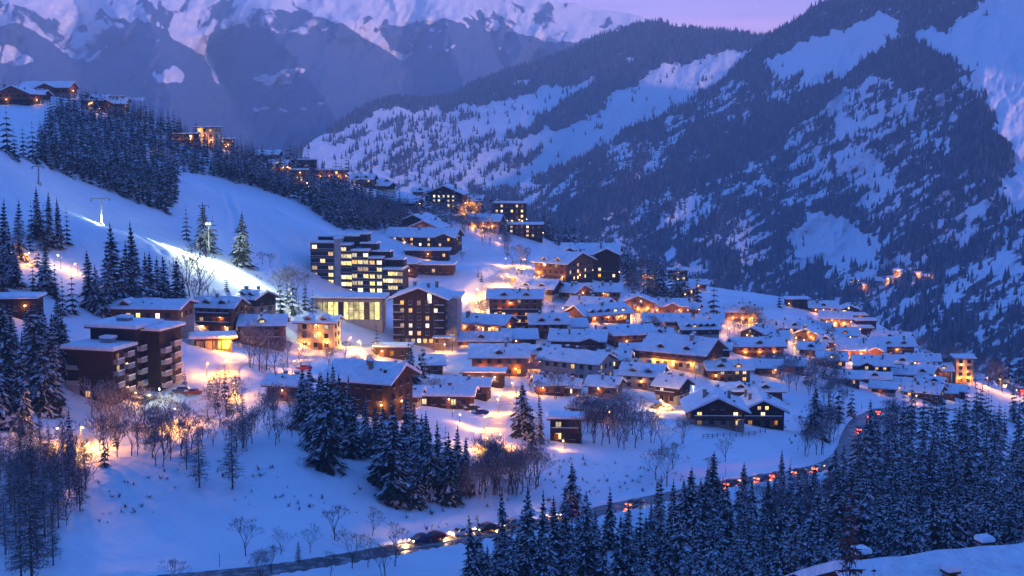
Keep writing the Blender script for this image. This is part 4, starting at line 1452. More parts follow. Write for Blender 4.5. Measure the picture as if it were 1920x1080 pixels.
C(1032,528,66,84,36,-34,"brown hotel with dark right face and low snow roof above the village square",pitch=15,up="wood_warm",low="wood_dark",lit=.3,ov=1.6,chim=2,pal=["glow_white","glow_warm"])
C(1104,522,100,60,46,-10,"large dark hotel with two snowy front gables at the wood edge",pitch=22,up="wood_black",low="wood_dark",lit=.3,xg=[(-8.5,11.0),(8.5,11.0)],chim=2,pal=["glow_white","glow_warm"])
C(966,622,92,54,64,-2,"orange lit guest house with three rows of balconies in the village centre",pitch=17,up="wood_warm",low="plaster_cream",lit=.45,balc=3,chim=2)
C(1000,556,70,52,16,-20,"snow roofed house just behind the orange lit guest house",up="wood_dark",lit=.2,chim=2)
C(1052,560,60,44,14,-36,"low house with wavy snow roof below the brown hotel",up="wood_warm",lit=.3)
C(976,536,34,32,16,-10,"small house by the brightly lit square",up="plaster_cream",low="plaster_cream",lit=.4)
C(1030,636,64,56,30,4,"brown chalet with a smooth square snow roof in the village centre",pitch=19,up="wood_warm",low="wood_dark",lit=0,chim=2)
C(1078,632,38,46,20,4,"low wing shaped house joined to the right of the square roofed chalet",pitch=17,up="wood_dark",lit=.1,chim=0)
C(1140,606,96,56,18,30,"long turned chalet with orange lit eaves and a row of dormers",pitch=20,up="wood_warm",lit=.25,dorm=5)
C(1098,588,66,50,14,-24,"gabled house behind the long turned chalet",up="wood_dark",lit=.15)
C(1122,560,76,44,14,-4,"wide snow roofed house below the large dark hotel",up="wood_warm",lit=.3)
C(1196,588,58,42,20,-4,"lit gabled chalet left of the warm lamps at the upper village edge",ridge='y',up="wood_warm",low="plaster_cream",lit=.6)
C(1252,592,66,40,18,2,"orange lit chalet at the upper village edge",up="wood_warm",low="plaster_cream",lit=.4,xg=(1.5,6.0))
C(1288,592,34,30,14,-20,"little snow roofed hut at the end of the upper row",up="wood_dark",lit=.2,chim=0)
C(898,626,92,56,20,-20,"long chalet with orange striped front right of the timber hotel",pitch=17,up="wood_warm",low="plaster_cream",lit=.3,chim=2,wn=6)
C(902,652,96,44,14,-2,"low broad snow roof in front of the orange striped chalet",up="wood_dark",lit=.1,chim=2)
C(976,652,54,54,18,4,"square snow roofed house with dark base beside the broad low roof",pitch=17,up="wood_black",lit=.1,chim=0)
C(936,706,98,66,38,0,"warm brown chalet with cream wall and a round dormer in mid village",pitch=20,up="wood_warm",low="wood_warm",lit=.05,dorm=1,chim=2)
C(1012,692,64,44,30,-2,"lower wing of the warm brown chalet with snow eave",pitch=17,up="wood_dark",lit=.2,chim=1)
C(1082,664,94,62,26,-8,"chalet with bright lit glass gable in mid village",pitch=18,up="wood_dark",lit=.1,xg=(4.6,5.4),chim=2,pal=["glow_yellow"])
C(1066,714,116,60,38,-30,"long dark chalet with roof sloping to the right below the glass gable",pitch=19,up="plaster_grey",low="plaster_grey",lit=.15,chim=2)
L(905,722,78,40,22,-4,"dark flat roofed house left of the warm brown chalet",up="wood_black",lit=.1)
C(862,742,98,46,20,-8,"wide low roof above the lit terrace house",pitch=13,up="wood_warm",lit=.2,chim=1)
C(832,766,98,50,26,-5,"low house with snow roof and lit windows over a terrace",pitch=13,up="wood_dark",lit=.55,chim=1,wn=5,pal=["glow_warm","glow_dim","glow_yellow"])
C(1100,790,66,40,26,-30,"dark cabin with sloping snow roof among frosted trees",pitch=16,up="wood_dark",lit=0,chim=1)
L(1060,830,58,42,44,-4,"small lodge with yellow lit windows above the snow mound",up="wood_black",lit=.7,balc=1,pal=["glow_yellow"])
C(1190,652,76,56,26,16,"brown chalet with smooth roof left of the big lit chalet",pitch=17,up="wood_warm",low="wood_dark",lit=.15)
C(1250,614,78,40,12,-2,"snow roofed row house behind the big lit chalet",up="wood_dark",lit=.2)
C(1314,632,66,46,16,8,"chalet with a zigzag row of five dormers",pitch=20,up="wood_dark",lit=.1,dorm=5,chim=0)
C(1262,692,118,80,34,-31,"big chalet with orange lit eave and dark gable to the right",pitch=22,up="wood_dark",low="plaster_cream",lit=.2,chim=3,ov=1.6,dorm=2)
C(1208,672,80,36,10,-6,"low lit entrance building below the big chalet's orange eave",up="wood_dark",lit=.4,xg=(-3.8,4.0),pal=["glow_yellow"])
C(1200,730,68,54,28,-18,"grey walled chalet with dark right gable above the lane",pitch=21,up="plaster_grey",low="stone",lit=.05)
C(1250,756,44,42,34,-36,"narrow dark chalet with a string of white lights on its balcony",pitch=24,up="wood_black",lit=.1,balc=1)
C(1352,668,28,28,14,-14,"tiny snow capped hut right of the big chalet",up="wood_black",lit=0,chim=0)
C(1424,672,86,48,24,2,"long chalet with two joined snow roofs and an orange lamp at its right corner",pitch=17,up="wood_warm",low="wood_dark",lit=.1)
C(1368,718,74,48,26,4,"chalet with a row of lit ground floor windows above the meadow",pitch=17,up="wood_warm",low="wood_warm",lit=.6,wn=5,pal=["glow_white","glow_warm"])
C(1345,801,96,90,32,-2,"dark gabled chalet at the left of the pair above the meadow",ridge='y',pitch=22,up="wood_black",low="stone",lit=.45,ov=1.5,balc=1)
C(1430,801,76,80,32,-2,"dark gabled chalet at the right of the pair above the meadow",ridge='y',pitch=22,up="wood_black",low="wood_black",lit=.6,ov=1.3,balc=1)
C(1412,748,104,44,14,-2,"broad snow roof behind the pair of meadow chalets",pitch=14,up="wood_dark",lit=.1,chim=2)
C(1392,606,56,40,22,-6,"orange lit chalet under the tall village spruce",up="wood_warm",low="plaster_cream",lit=.4)
C(1410,640,44,40,16,-30,"dark gabled house in front of the tree lit chalet",ridge='y',up="wood_black",lit=.1)
C(1490,628,50,36,14,-4,"snow roofed house above the floodlit yard",up="wood_dark",lit=.3)
C(1512,642,40,38,16,-26,"gabled house right of the floodlit yard",ridge='y',up="wood_warm",lit=.2)
C(1556,656,38,34,16,-24,"small dark gabled house left of the wide lilac roof",up="wood_black",lit=.1)
L(1496,578,42,30,16,-2,"flat roofed house at the far end of the meadow with two lit windows",up="wood_black",lit=.5,pal=["glow_white"])
C(1544,590,46,34,14,-8,"dark chalet above the orange lamps at the far village end",up="wood_black",lit=.2)
C(1566,614,52,36,18,-14,"orange lit chalet at the far village end",up="wood_warm",low="plaster_cream",lit=.4)
C(1594,590,30,26,10,-6,"little chalet with one white window on the far skyline",ridge='y',up="wood_black",lit=.6,pal=["glow_white"])
L(1606,604,38,26,12,-2,"top lodge of three stepped flat roofs at the far village end",up="wood_dark",lit=.3)
L(1624,614,38,26,12,-2,"middle lodge of three stepped flat roofs at the far village end",up="wood_dark",lit=.1)
L(1614,626,44,26,10,-2,"bottom lodge of three stepped flat roofs at the far village end",up="wood_black",lit=.1)
C(1614,674,78,64,18,-8,"wide lilac snow roof with orange lit front at the right of the village",pitch=20,up="wood_warm",low="plaster_cream",lit=.35,chim=2,xg=(5.5,5.0))
C(1680,666,64,46,18,0,"long brown chalet with smooth snow roof at the right village edge",pitch=20,up="wood_warm",low="wood_dark",lit=.15,chim=1)
C(1668,646,62,38,12,-26,"house with diagonal snow roof on the right skyline",up="wood_dark",lit=.05)
C(1636,708,62,46,24,-8,"dark chalet with yellow lit gable in the right cluster",pitch=22,up="wood_black",lit=.3,xg=(-2.5,4.5),pal=["glow_warm"])
C(1680,694,50,38,14,-4,"snow roofed house at the back of the right cluster",up="wood_dark",lit=.2)
C(1732,692,52,34,16,-8,"orange lit house at the back right of the right cluster",up="wood_warm",lit=.3)
C(1684,714,48,38,14,-12,"middle snow roof of the right cluster",up="wood_dark",lit=.3)
C(1718,716,50,44,16,-34,"chalet with dark diagonal gable in the right cluster",pitch=23,up="wood_black",lit=.1)
C(1700,736,46,36,14,-30,"lower snow roof turned to the right in the right cluster",up="wood_black",lit=.2)
C(1726,748,60,40,14,-32,"front chalet of the right cluster with a round lit window",pitch=22,up="wood_dark",lit=.3)
C(1758,708,48,36,14,-4,"pale roofed house left of the orange tower house",up="wood_dark",lit=.2)
C(1640,722,50,30,12,-14,"low snow covered hut at the left front of the right cluster",up="wood_black",lit=.1,chim=0)
C(1656,740,40,28,10,-20,"lowest snow covered hut of the right cluster",up="wood_black",lit=.1,chim=0)
L(1808,720,32,34,48,-6,"orange lit tower house with flat snow cap",up="plaster_cream",lit=.15,ov=1.1,cat="tower house",name="tower_house")
L(1768,686,26,24,14,-4,"small flat snow roofed house behind the tower house",up="wood_dark",lit=.2)
C(1790,744,32,26,12,-24,"small snow roof above the right wood",up="wood_black",lit=0,chim=0)
C(1214,526,30,26,16,-6,"pink lit house in the wood left of the white lit lodge",up="plaster_cream",lit=.5)
L(1271,526,36,28,20,-4,"white roofed lodge with bright windows in the wood above the village",up="wood_black",lit=.7,pal=["glow_white","glow_yellow"])
C(1284,554,36,30,14,-6,"hut with one round glowing window in the wood",up="wood_black",lit=.3)
C(1310,544,26,24,12,-4,"small snow roofed hut left of the tall village spruce",up="wood_dark",lit=0)
for a in (
 (1330,618,42,38,14,-8,"small roof between the zigzag dormer chalet and the tall spruce","wood_dark",.3),
 (1452,650,46,38,16,-6,"small lit chalet left of the pale floodlit yard","wood_warm",.3),
 (1530,630,42,34,14,-18,"snow roofed hut behind the small gabled houses by the yard","wood_dark",.2),
 (1584,642,46,36,14,-4,"hut with snow roof between the stepped flat roofs and the wide lilac roof","wood_dark",.3),
 (1560,690,46,38,16,-10,"lit chalet alone among the bare trees left of the right cluster","wood_warm",.4),
 (1520,668,40,34,14,-22,"dark hut at the top of the bare slope below the yard","wood_black",.1),
 (1742,732,40,32,14,-26,"hut between the front of the right cluster and the tower house","wood_dark",.3),
 (1772,748,34,28,12,-10,"low hut below the tower house","wood_black",.2),
 (1306,694,40,36,18,-26,"narrow house at the right foot of the big chalet","wood_dark",.3),
 (1150,692,50,40,20,-12,"wooden house below the chalet with the smooth roof","wood_warm",.3),
 (1128,744,50,42,22,-20,"dark house below the long grey chalet","wood_dark",.2),
 (1034,742,48,42,22,8,"brown house above the lamp lit lane's spruces","wood_warm",.3),
 (742,716,50,40,18,-10,"small snow capped house between the broad roofed chalet and the lodges","wood_dark",.1),
 (1236,640,40,32,12,-6,"little roof squeezed behind the left end of the big chalet","wood_warm",.3),
 (1440,706,44,36,18,-4,"small chalet right of the one with lit ground floor windows","wood_dark",.3),
 (1060,742,40,36,18,-14,"small hut left of the dark cabin with sloping roof","wood_black",.2),
 (804,700,50,40,18,6,"snow roofed house right below the timber hotel","wood_warm",.3),
 (760,760,44,36,18,-6,"little chalet half hidden by spruces beside the low lit house","wood_dark",.3),
 (1484,700,42,34,16,-16,"brown cabin in the bare trees under the floodlit yard","wood_warm",.3),
 (1590,724,40,34,16,-8,"cabin with snow roof left of the right cluster's lowest hut","wood_dark",.4),
):
    C(*a[:7], up=a[7], lit=a[8])
# hill crest at the left
HG = "chalets along the left hilltop"
C(24,196,62,48,20,-8,"large gabled chalet at the far left end of the hilltop",ridge='y',up="wood_warm",lit=.3,group=HG)
C(58,190,40,30,12,-10,"small snow roof beside the far left hilltop chalet",up="wood_dark",lit=.2,group=HG)
C(84,178,84,40,14,-2,"long hilltop chalet with snow roof on the skyline",up="wood_warm",lit=.2,group=HG,xg=(1,8.0))
C(172,202,44,34,14,-14,"hilltop chalet with lit eave above the wood",up="wood_warm",lit=.2,group=HG)
C(194,210,40,32,16,-20,"brown gabled chalet sunk in the hilltop wood",ridge='y',up="wood_warm",lit=.1,group=HG)
C(222,204,26,22,14,0,"tiny orange lit hut at the right end of the hilltop chalets",up="plaster_cream",lit=.4,group=HG)
L(384,272,38,34,32,-10,"orange lit house with two snow slabs in the crest wood",up="plaster_cream",lit=.3,group="lodges in the crest wood")
L(346,270,40,26,18,-4,"dim flat roofed lodge left of the orange crest house",up="wood_dark",lit=.3,group="lodges in the crest wood")
L(422,278,22,22,18,-6,"little lit lodge right of the orange crest house",up="wood_dark",lit=.4,group="lodges in the crest wood")
C(500,300,38,30,14,-4,"snow roofed chalet at the dip of the crest",up="wood_dark",lit=.2,group="lodges in the crest wood")
C(520,322,30,24,14,-4,"small chalet with a glowing yellow wall in the crest wood",up="plaster_cream",lit=.6,group="lodges in the crest wood",pal=["glow_yellow"])
L(564,320,52,26,22,-2,"long lodge with thin white roof line under crest spruces",up="wood_black",lit=.25,group="lodges in the crest wood")
L(560,352,26,22,32,-2,"dark narrow lodge beside the pink lit gully",up="wood_black",lit=.3,group="lodges in the crest wood",pal=["glow_white"])
L(618,326,56,28,18,-2,"long orange lit lodge with thin snow roof on the crest",up="wood_warm",lit=.3,group="lodges in the crest wood")
C(678,350,38,30,14,-8,"chalet with pale roof and one white lamp on the crest",up="wood_warm",lit=.3,group="lodges in the crest wood")
C(704,352,24,22,10,-30,"first small snow roof right of the pale roofed crest chalet",up="wood_black",lit=0,chim=0,group="lodges in the crest wood")
C(718,358,22,20,10,-30,"second small snow roof right of the pale roofed crest chalet",up="wood_black",lit=0,chim=0,group="lodges in the crest wood")
C(758,390,44,30,10,-20,"hidden snow roof in the brown wood of the crest",up="wood_black",lit=0,chim=0,group="lodges in the crest wood")
C(788,352,26,20,8,-4,"thin white roof on the crest between spruces",up="wood_black",lit=0,chim=0,group="lodges in the crest wood")

# ------------------------------------------------------------------ trees
def spruce_meshes(seed, H=16.0, spread=0.20, frost=0.36, levels=19, base=0.07):
    """a snow dusted spruce: whorls of drooping boughs; returns (trunk mesh, crown mesh)"""
    rg = random.Random(seed)
    tb = MB()
    n = 6
    for i in range(n):
        z0, z1 = -1.2 + (H * .97 + 1.2) * i / n, -1.2 + (H * .97 + 1.2) * (i + 1) / n
        r = lambda z: max(.02, .24 * (1 - (z + 1.2) / (H * 1.02)))
        tb.tube((0, 0, z0), (0, 0, z1), r(z0), r(z1), "bark", 6, cap=(i == n - 1))
    cb = MB()
    for l in range(levels):
        u = l / (levels - 1)
        z = H * (base + (0.985 - base) * u)
        L = H * spread * (1 - u) ** 0.82 * rg.uniform(.86, 1.12) + .16
        nb = max(5, int(13 - 7 * u)) if levels > 12 else max(4, int(10 - 5 * u))
        a0 = rg.random() * 6.28
        for k in range(nb):
            a = a0 + k * 2 * math.pi / nb + rg.uniform(-.25, .25)
            Lb = L * rg.uniform(.55, 1.18)
            if rg.random() < .10:
                continue
            ca, sa = math.cos(a), math.sin(a)
            droop = rg.uniform(.22, .42) + .25 * (1 - u)
            wv = (Lb * rg.uniform(.17, .27) if levels > 12 else Lb * rg.uniform(.26, .36)) + .08
            m0, m1 = Lb * .5, Lb
            zm, ze = z - droop * m0 * .75 + .05 * Lb, z - droop * m1 * .92
            snowy = rg.random() < frost
            mt = "needle_snow" if snowy else "needles"
            P = lambda r_, t_, zz: (ca * r_ - sa * t_, sa * r_ + ca * t_, zz)
            # main bough: two bent blades with hanging sides
            cb.face([P(.05, 0, z), P(m0 * .8, -wv, zm - wv * .45), P(m1, 0, ze), P(m0, 0, zm)], mt)
            cb.face([P(.05, 0, z), P(m0, 0, zm), P(m1, 0, ze), P(m0 * .8, wv, zm - wv * .45)], "needle_snow" if rg.random() < frost else "needles")
            # side sprays
            for s in (-1, 1):
                r0 = Lb * rg.uniform(.35, .6)
                zz = z - droop * r0 * .8
                tl = wv * rg.uniform(1.1, 1.7)
                cb.face([P(r0, 0, zz), P(r0 + tl * .55, s * tl, zz - tl * .55), P(r0 + tl * .9, s * tl * .35, zz - tl * .5)], "needle_snow" if rg.random() < frost * 1.2 else "needles")
            # dark underside skirt
            cb.face([P(Lb * .15, -wv * .8, zm - wv * .3), P(Lb * .85, 0, ze - .12), P(Lb * .15, wv * .8, zm - wv * .3), P(.05, 0, z - H * .05)], "needles")
    for s in range(3):
        a = s * 2.09
        cb.face([(0.10 * math.cos(a), .10 * math.sin(a), H * .93), (.10 * math.cos(a + 2.09), .10 * math.sin(a + 2.09), H * .93), (0, 0, H * 1.03)], "needles")
    return tb.mesh("trunk"), cb.mesh("crown")

def merged(t_, c_):
    """trunk and crown of a small far tree in one mesh"""
    b = MB()
    for me_ in (t_, c_):
        names = [mm.name.split(".")[0] for mm in me_.materials]
        for p_ in me_.polygons:
            b.face([tuple(me_.vertices[i].co) for i in p_.vertices], names[p_.material_index])
    return b.mesh("spruce_tree")

SPR = [spruce_meshes(100 + i, 16, sp, fr, lv) for i, (sp, fr, lv) in enumerate(((.235, .38, 21), (.205, .48, 22), (.265, .40, 20), (.18, .32, 21), (.30, .48, 19), (.225, .24, 19), (.275, .34, 23), (.195, .52, 18)))]
SPR_SMALL = [merged(*spruce_meshes(200 + i, 16, sp, fr, 9)) for i, (sp, fr) in enumerate(((.22, .26), (.18, .18), (.25, .32)))]

def bare_meshes(seed, H=11.0, kind="broad", frost=.35):
    rg = random.Random(seed)
    tb, cb = MB(), MB()
    def grow(p, d, L, r, lev, b, maxlev):
        nseg = 2 if lev < 2 else 1
        q = Vector(p)
        dd = Vector(d)
        for s in range(nseg):
            q2 = q + dd * (L / nseg)
            r2 = r * (1 - .38 * (s + 1) / nseg)
            mt = "bark" if lev < 2 else ("twig_frost" if rg.random() < frost else "twig")
            b.tube(q, q2, r * (1 - .38 * s / nseg), r2, mt, 5 if lev == 0 else 3, cap=False)
            q = q2
            dd = (dd + Vector((rg.uniform(-.15, .15), rg.uniform(-.15, .15), rg.uniform(0, .12)))).normalized()
        if lev >= maxlev:
            # a spray of fine twigs
            for i in range(8):
                e = (dd + Vector((rg.uniform(-.8, .8), rg.uniform(-.8, .8), rg.uniform(-.3, .6)))).normalized() * L * rg.uniform(.45, .95)
                o_ = Vector((rg.uniform(-1, 1), rg.uniform(-1, 1), 0)).normalized() * .035
                b.face([q - o_, q + o_, q + e], "twig_frost" if rg.random() < frost else "twig")
            return
        nch = (5 if lev == 0 else 4)
        for i in range(nch):
            az = 2 * math.pi * (i + rg.random() * .7) / nch
            tilt = rg.uniform(.35, .85) if lev else rg.uniform(.3, .8)
            side = dd.orthogonal().normalized()
            side.rotate(Matrix.Rotation(az, 3, dd))
            nd = (dd * math.cos(tilt) + side * math.sin(tilt) + Vector((0, 0, .18))).normalized()
            grow(q - dd * L * rg.uniform(0, .45) * (lev == 0), nd, L * rg.uniform(.55, .78), r * .52, lev + 1, cb, maxlev)
    if kind == "broad":
        grow((0, 0, -1), (rg.uniform(-.06, .06), rg.uniform(-.06, .06), 1), H * .42, .17, 0, tb, 3)
    elif kind == "poplar":
        for st in range(3):
            grow((rg.uniform(-.5, .5), rg.uniform(-.5, .5), -1), (rg.uniform(-.2, .2), rg.uniform(-.2, .2), 1), H * .45, .12, 0, tb, 3)
    else:          # larch: straight stem, level fine boughs
        for i in range(6):
            z0, z1 = -1 + (H + 1) * i / 6, -1 + (H + 1) * (i + 1) / 6
            tb.tube((0, 0, z0), (0, 0, z1), .2 * (1 - i / 6.2), .2 * (1 - (i + 1) / 6.2), "bark", 5, cap=False)
        for l in range(34):
            u = l / 33
            z = H * (.16 + .82 * u)
            for k in range(9):
                a = rg.random() * 6.28
                L = H * .19 * (1 - u) ** .8 * rg.uniform(.6, 1.15) + .2
                p0 = Vector((0, 0, z))
                p1 = Vector((math.cos(a) * L, math.sin(a) * L, z + L * rg.uniform(-.25, .15)))
                mt = "twig_frost" if rg.random() < frost else "twig"
                cb.tube(p0, p1, .045, .015, mt, 3, cap=False)
                for m_ in range(6):
                    q = p0.lerp(p1, rg.uniform(.15, 1))
                    e = Vector((rg.uniform(-.5, .5), rg.uniform(-.5, .5), rg.uniform(-.55, .2))) * L * .55
                    o_ = Vector((rg.uniform(-1, 1), rg.uniform(-1, 1), 0)).normalized() * .06
                    cb.face([q - o_, q + o_, q + e], "twig_frost" if rg.random() < frost else "twig")
    return tb.mesh("trunk"), cb.mesh("crown")
BARE = [bare_meshes(300, 11, "broad", .30), bare_meshes(301, 11, "broad", .45), bare_meshes(302, 11, "poplar", .38), bare_meshes(303, 11, "broad", .18)]
LARCH = [bare_meshes(310, 14, "larch", .25), bare_meshes(311, 14, "larch", .40)]

def house_clear(x, y, m=0.0):
    for hx, hy, r in HOUSES:
        if (x - hx) ** 2 + (y - hy) ** 2 < (r + m) ** 2:
            return False
    return True
ROADPTS = np.vstack([q[:, :2] for _, q, _, _ in ROADS])
def road_clear(x, y, m=5.0):
    return ((ROADPTS[:, 0] - x) ** 2 + (ROADPTS[:, 1] - y) ** 2).min() > m * m

TREES = []       # (pixel height, kind, x, y, z, height in m, label, group)
def add_tree(kind, px, py, hpx, label, group, hm=None, check=False):
    p = hit(px, py)
    if p is None:
        return
    k = p[1] / F
    h = hm if hm else hpx * k
    if check and not (house_clear(p[0], p[1], .5) and road_clear(p[0], p[1])):
        return
    TREES.append((h / k, kind, p[0], p[1], p[2], h, label, group))

def scatter(kind, poly, spacing, hm, label, group, seed, jit=.9, check=True):
    rg = random.Random(seed)
    xs, ys = [q[0] for q in poly], [q[1] for q in poly]
    sx, sy = spacing
    y = min(ys)
    row = 0
    while y < max(ys):
        x = min(xs) + (row % 2) * sx * .5
        while x < max(xs):
            qx, qy = x + rg.uniform(-jit, jit) * sx * .5, y + rg.uniform(-jit, jit) * sy * .5
            if inpoly(np.array([qx]), np.array([qy]), poly)[0]:
                add_tree(kind, qx, qy, 0, label, group, hm=rg.uniform(*hm), check=check)
            x += sx
        y += sy
        row += 1

S, B_, LR = "spruce_tree", "bare_tree", "larch_tree"
# spruces one by one: foot (px, py), height in pixels
def row(kind, label, group, items):
    for it in items:
        add_tree(kind, it[0], it[1], it[2], it[3] if len(it) > 3 else label, group)
row(S, "dark spruce on the snowy shoulder at the upper left edge", "spruces at the upper left edge", [(14,287,88),(44,297,62),(62,303,74),(28,300,60),(78,300,46),(108,318,38)])
row(S, "spruce in the dark clump at the left edge beside the orange lit bank", "spruces at the left edge clump", [(8,500,128),(34,486,112),(20,530,110),(2,545,100),(56,470,60),(30,540,90)])
row(S, "spruce in the tall pair of clumps above the orange lit bank", "spruces above the lit bank", [(72,446,96),(92,462,104),(112,466,96),(126,458,70),(60,450,74),(84,470,88)])
row(S, "spruce below the lit bank left of the piste", "spruces below the lit bank", [(86,548,92),(62,545,60),(104,560,74),(70,500,62),(136,586,88),(118,590,72)])
row(S, "spruce in the tall stand behind the balconied apartment block", "spruces behind the balconied block", [(172,580,112),(198,586,128),(216,584,168),(240,588,140),(258,590,176),(276,592,120),(296,596,118),(314,602,124),(332,612,132),(186,590,96),(228,592,110),(346,622,110),(306,560,80),(280,566,96)])
row(S, "spruce on the piste edge beside the floodlight mast", "spruces by the floodlight", [(350,450,66),(384,470,92),(400,474,70)])
add_tree(S, 452, 497, 102, "single broad spruce standing alone on the piste", None)
row(S, "spruce between the floodlit piste and the terraced building", "spruces left of the terraced building", [(526,594,80),(548,586,74),(572,580,62),(560,606,60),(586,600,64),(538,570,50)])
row(S, "snow laden spruce in the dense stand left of the balconied apartment block", "spruces left of the balconied block", [(18,792,235),(62,766,205),(98,772,190),(40,806,190),(76,722,156),(6,722,170),(122,706,128),(30,716,150),(52,690,120),(88,690,110),(108,640,90),(10,660,96),(60,650,80),(84,780,150),(0,800,160)])
add_tree(S, 130, 862, 100, "small dark spruce standing in front of the orange lamp glow at the lower left", None)
row(S, "little spruce in the snowy garden by the street lamps", "little spruces by the street lamps", [(346,722,34),(394,742,46),(422,752,70),(442,742,48),(408,764,54),(430,776,50)])
add_tree(S, 425, 545, 32, "tiny spruce behind the ridge of the big brown chalet", None)
row(S, "snow laden spruce in the stand before the big dark chalet", "spruces before the big dark chalet", [(590,838,146),(612,874,184),(640,846,150),(664,856,130),(566,806,124),(580,780,104),(628,788,110),(606,812,120),(650,800,100),(686,846,110)])
row(S, "snow laden spruce at the top of the bank right of the big dark chalet", "spruces right of the big dark chalet", [(737,944,205),(720,906,156),(758,936,150),(762,868,134),(790,904,134),(704,858,104),(806,934,146),(822,914,130),(842,944,142),(856,904,112),(872,926,110),(780,952,112),(740,850,96),(776,840,90),(800,860,94),(836,880,84)])
row(S, "dark spruce in front of the timber hotel", "spruces in front of the timber hotel", [(706,662,58),(766,690,72),(772,738,92),(792,708,72),(756,732,66)])
row(S, "dark spruce beside the lamp lit lane", "spruces beside the lamp lit lane", [(984,824,112),(1012,832,96),(968,806,84),(998,842,80)])
add_tree(S, 1072, 952, 92, "single snowy spruce on the bank above the road", None)
row(S, "snow flecked spruce in the front row below the road at the bottom centre", "spruces below the road at the bottom centre", [(992,1096,196),(1016,1080,170),(1042,1100,156),(882,1108,104),(916,1112,96),(1098,1110,150),(1126,1116,140),(1160,1116,156),(1192,1120,126),(956,1110,110),(1068,1120,110)])
row(S, "tall spruce in the clump where the road passes behind the trees", "spruces at the road gap", [(1236,1034,152),(1240,1066,116),(1290,1006,138),(1320,996,128),(1304,1046,128),(1266,1056,116),(1210,1060,100),(1340,1030,100)])
row(S, "spruce in the row at the bottom edge right of centre", "spruces at the bottom edge right of centre", [(1392,1110,118),(1440,1090,110),(1492,1086,166),(1432,1006,90),(1364,1116,100),(1462,1050,90),(1416,1060,96),(1520,1060,130),(1544,1090,130)])
add_tree(S, 1338, 596, 84, "tall wide spruce rising above the village roofs", None)
row(S, "spruce on the far meadow edge of the village", "spruces on the far meadow edge", [(1461,576,44),(1392,580,28),(1404,584,24)])
row(S, "snowy spruce below the last chalets above the hairpin", "spruces above the hairpin", [(1527,818,98),(1572,794,84),(1556,786,70),(1596,780,66)])
row(S, "narrow dark spruce among the village houses", "narrow spruces among the village houses", [(1468,642,40),(1460,652,44),(1278,648,36),(1546,710,50),(1512,720,46),(1566,716,44),(1490,700,40),(1440,640,30),(908,600,36),(1248,560,40),(1230,556,44),(1190,560,52),(1262,572,36),(1300,580,34)])
row(S, "dark spruce on the skyline at the right edge", "spruces on the right skyline", [(1890,716,84),(1910,720,76),(1872,712,60),(1928,726,80),(1854,716,50)])
row(S, "small spruce on the skyline at the upper left corner", "skyline spruces at the upper left corner", [(8,166,44),(40,164,34),(20,166,22),(30,166,18)])
scatter(S, [(1592,850),(1640,812),(1680,785),(1740,776),(1800,772),(1860,775),(1935,775),(1935,1060),(1700,1080),(1560,1040),(1570,960),(1590,900)], (22, 18), (9, 14.5), "snow flecked spruce in the dense wood on the slope under the hairpin", "spruces of the wood under the hairpin", 51)
scatter(S, [(870,1080),(1000,1030),(1200,1000),(1340,950),(1420,940),(1560,920),(1580,1010),(1560,1120),(870,1130)], (38, 28), (8, 13), "snow flecked spruce in the open wood between the road and the bottom edge", "spruces between the road and the bottom edge", 52)
# the wood along the crest
scatter(S, [(66,300),(100,205),(140,190),(250,212),(360,262),(460,290),(560,322),(660,352),(760,392),(760,432),(640,432),(610,412),(560,378),(480,352),(400,332),(340,325),(330,380),(310,402),(240,372),(170,348),(110,325)], (11, 8), (8, 12.5), "dark spruce in the wood along the crest above the piste", "spruces of the crest wood", 53, check=False)
scatter(S, [(240,212),(360,262),(460,288),(560,318),(680,346),(680,352),(560,328),(460,300),(360,276),(240,226)], (13, 9), (8, 13.5), "dark spruce on the skyline of the crest wood", "spruces of the crest wood", 56, check=False)
scatter(S, [(400,300),(480,318),(560,335),(660,360),(760,396),(770,432),(640,432),(610,412),(560,378),(480,352),(400,332)], (11, 7), (9, 15), "dark spruce in the wood along the crest above the piste", "spruces of the crest wood", 153, check=False)
scatter(S, [(860,470),(980,480),(1000,560),(1160,560),(1300,600),(1480,600),(1640,640),(1720,700),(1640,740),(1480,700),(1300,690),(1150,690),(1000,680),(880,660)], (64, 36), (4, 9), "small spruce squeezed between the snowy roofs of the village", "small spruces between the village roofs", 155)
scatter(B_, [(860,470),(980,480),(1000,560),(1160,560),(1300,600),(1480,600),(1640,640),(1720,700),(1640,740),(1480,700),(1300,740),(1150,730),(1000,730),(880,680)], (48, 30), (4, 8), "leafless garden tree between the snowy roofs of the village", "leafless garden trees of the village", 156)
scatter(B_, [(440,640),(560,640),(720,690),(860,680),(850,800),(960,830),(900,840),(740,700),(560,720),(440,740)], (42, 28), (4, 8), "leafless garden tree among the lamps left of the village centre", "leafless garden trees left of the centre", 157)
scatter(S, [(760,390),(860,388),(950,412),(1010,440),(1010,452),(940,440),(860,420),(800,440),(760,430)], (17, 11), (10, 17), "spruce between the lodges on the crest", "spruces between the crest lodges", 54)
scatter(S, [(1000,425),(1130,470),(1160,505),(1240,540),(1320,560),(1310,575),(1220,560),(1160,530),(1120,470),(1040,450)], (15, 11), (10, 19), "spruce in the dark wood behind the large dark hotel", "spruces behind the large dark hotel", 55)
row(S, "tall crest spruce behind the flat roofed crest lodges", "tall spruces on the crest skyline", [(545,320,62),(556,322,54),(566,322,54),(578,324,50),(604,326,40),(630,330,44),(640,334,40),(650,338,56),(922,410,56),(936,412,66),(950,414,58),(966,416,56),(980,420,58),(994,424,46),(1018,440,62),(1028,444,50),(1062,470,76),(1076,470,66),(1090,474,60),(1104,478,52)])
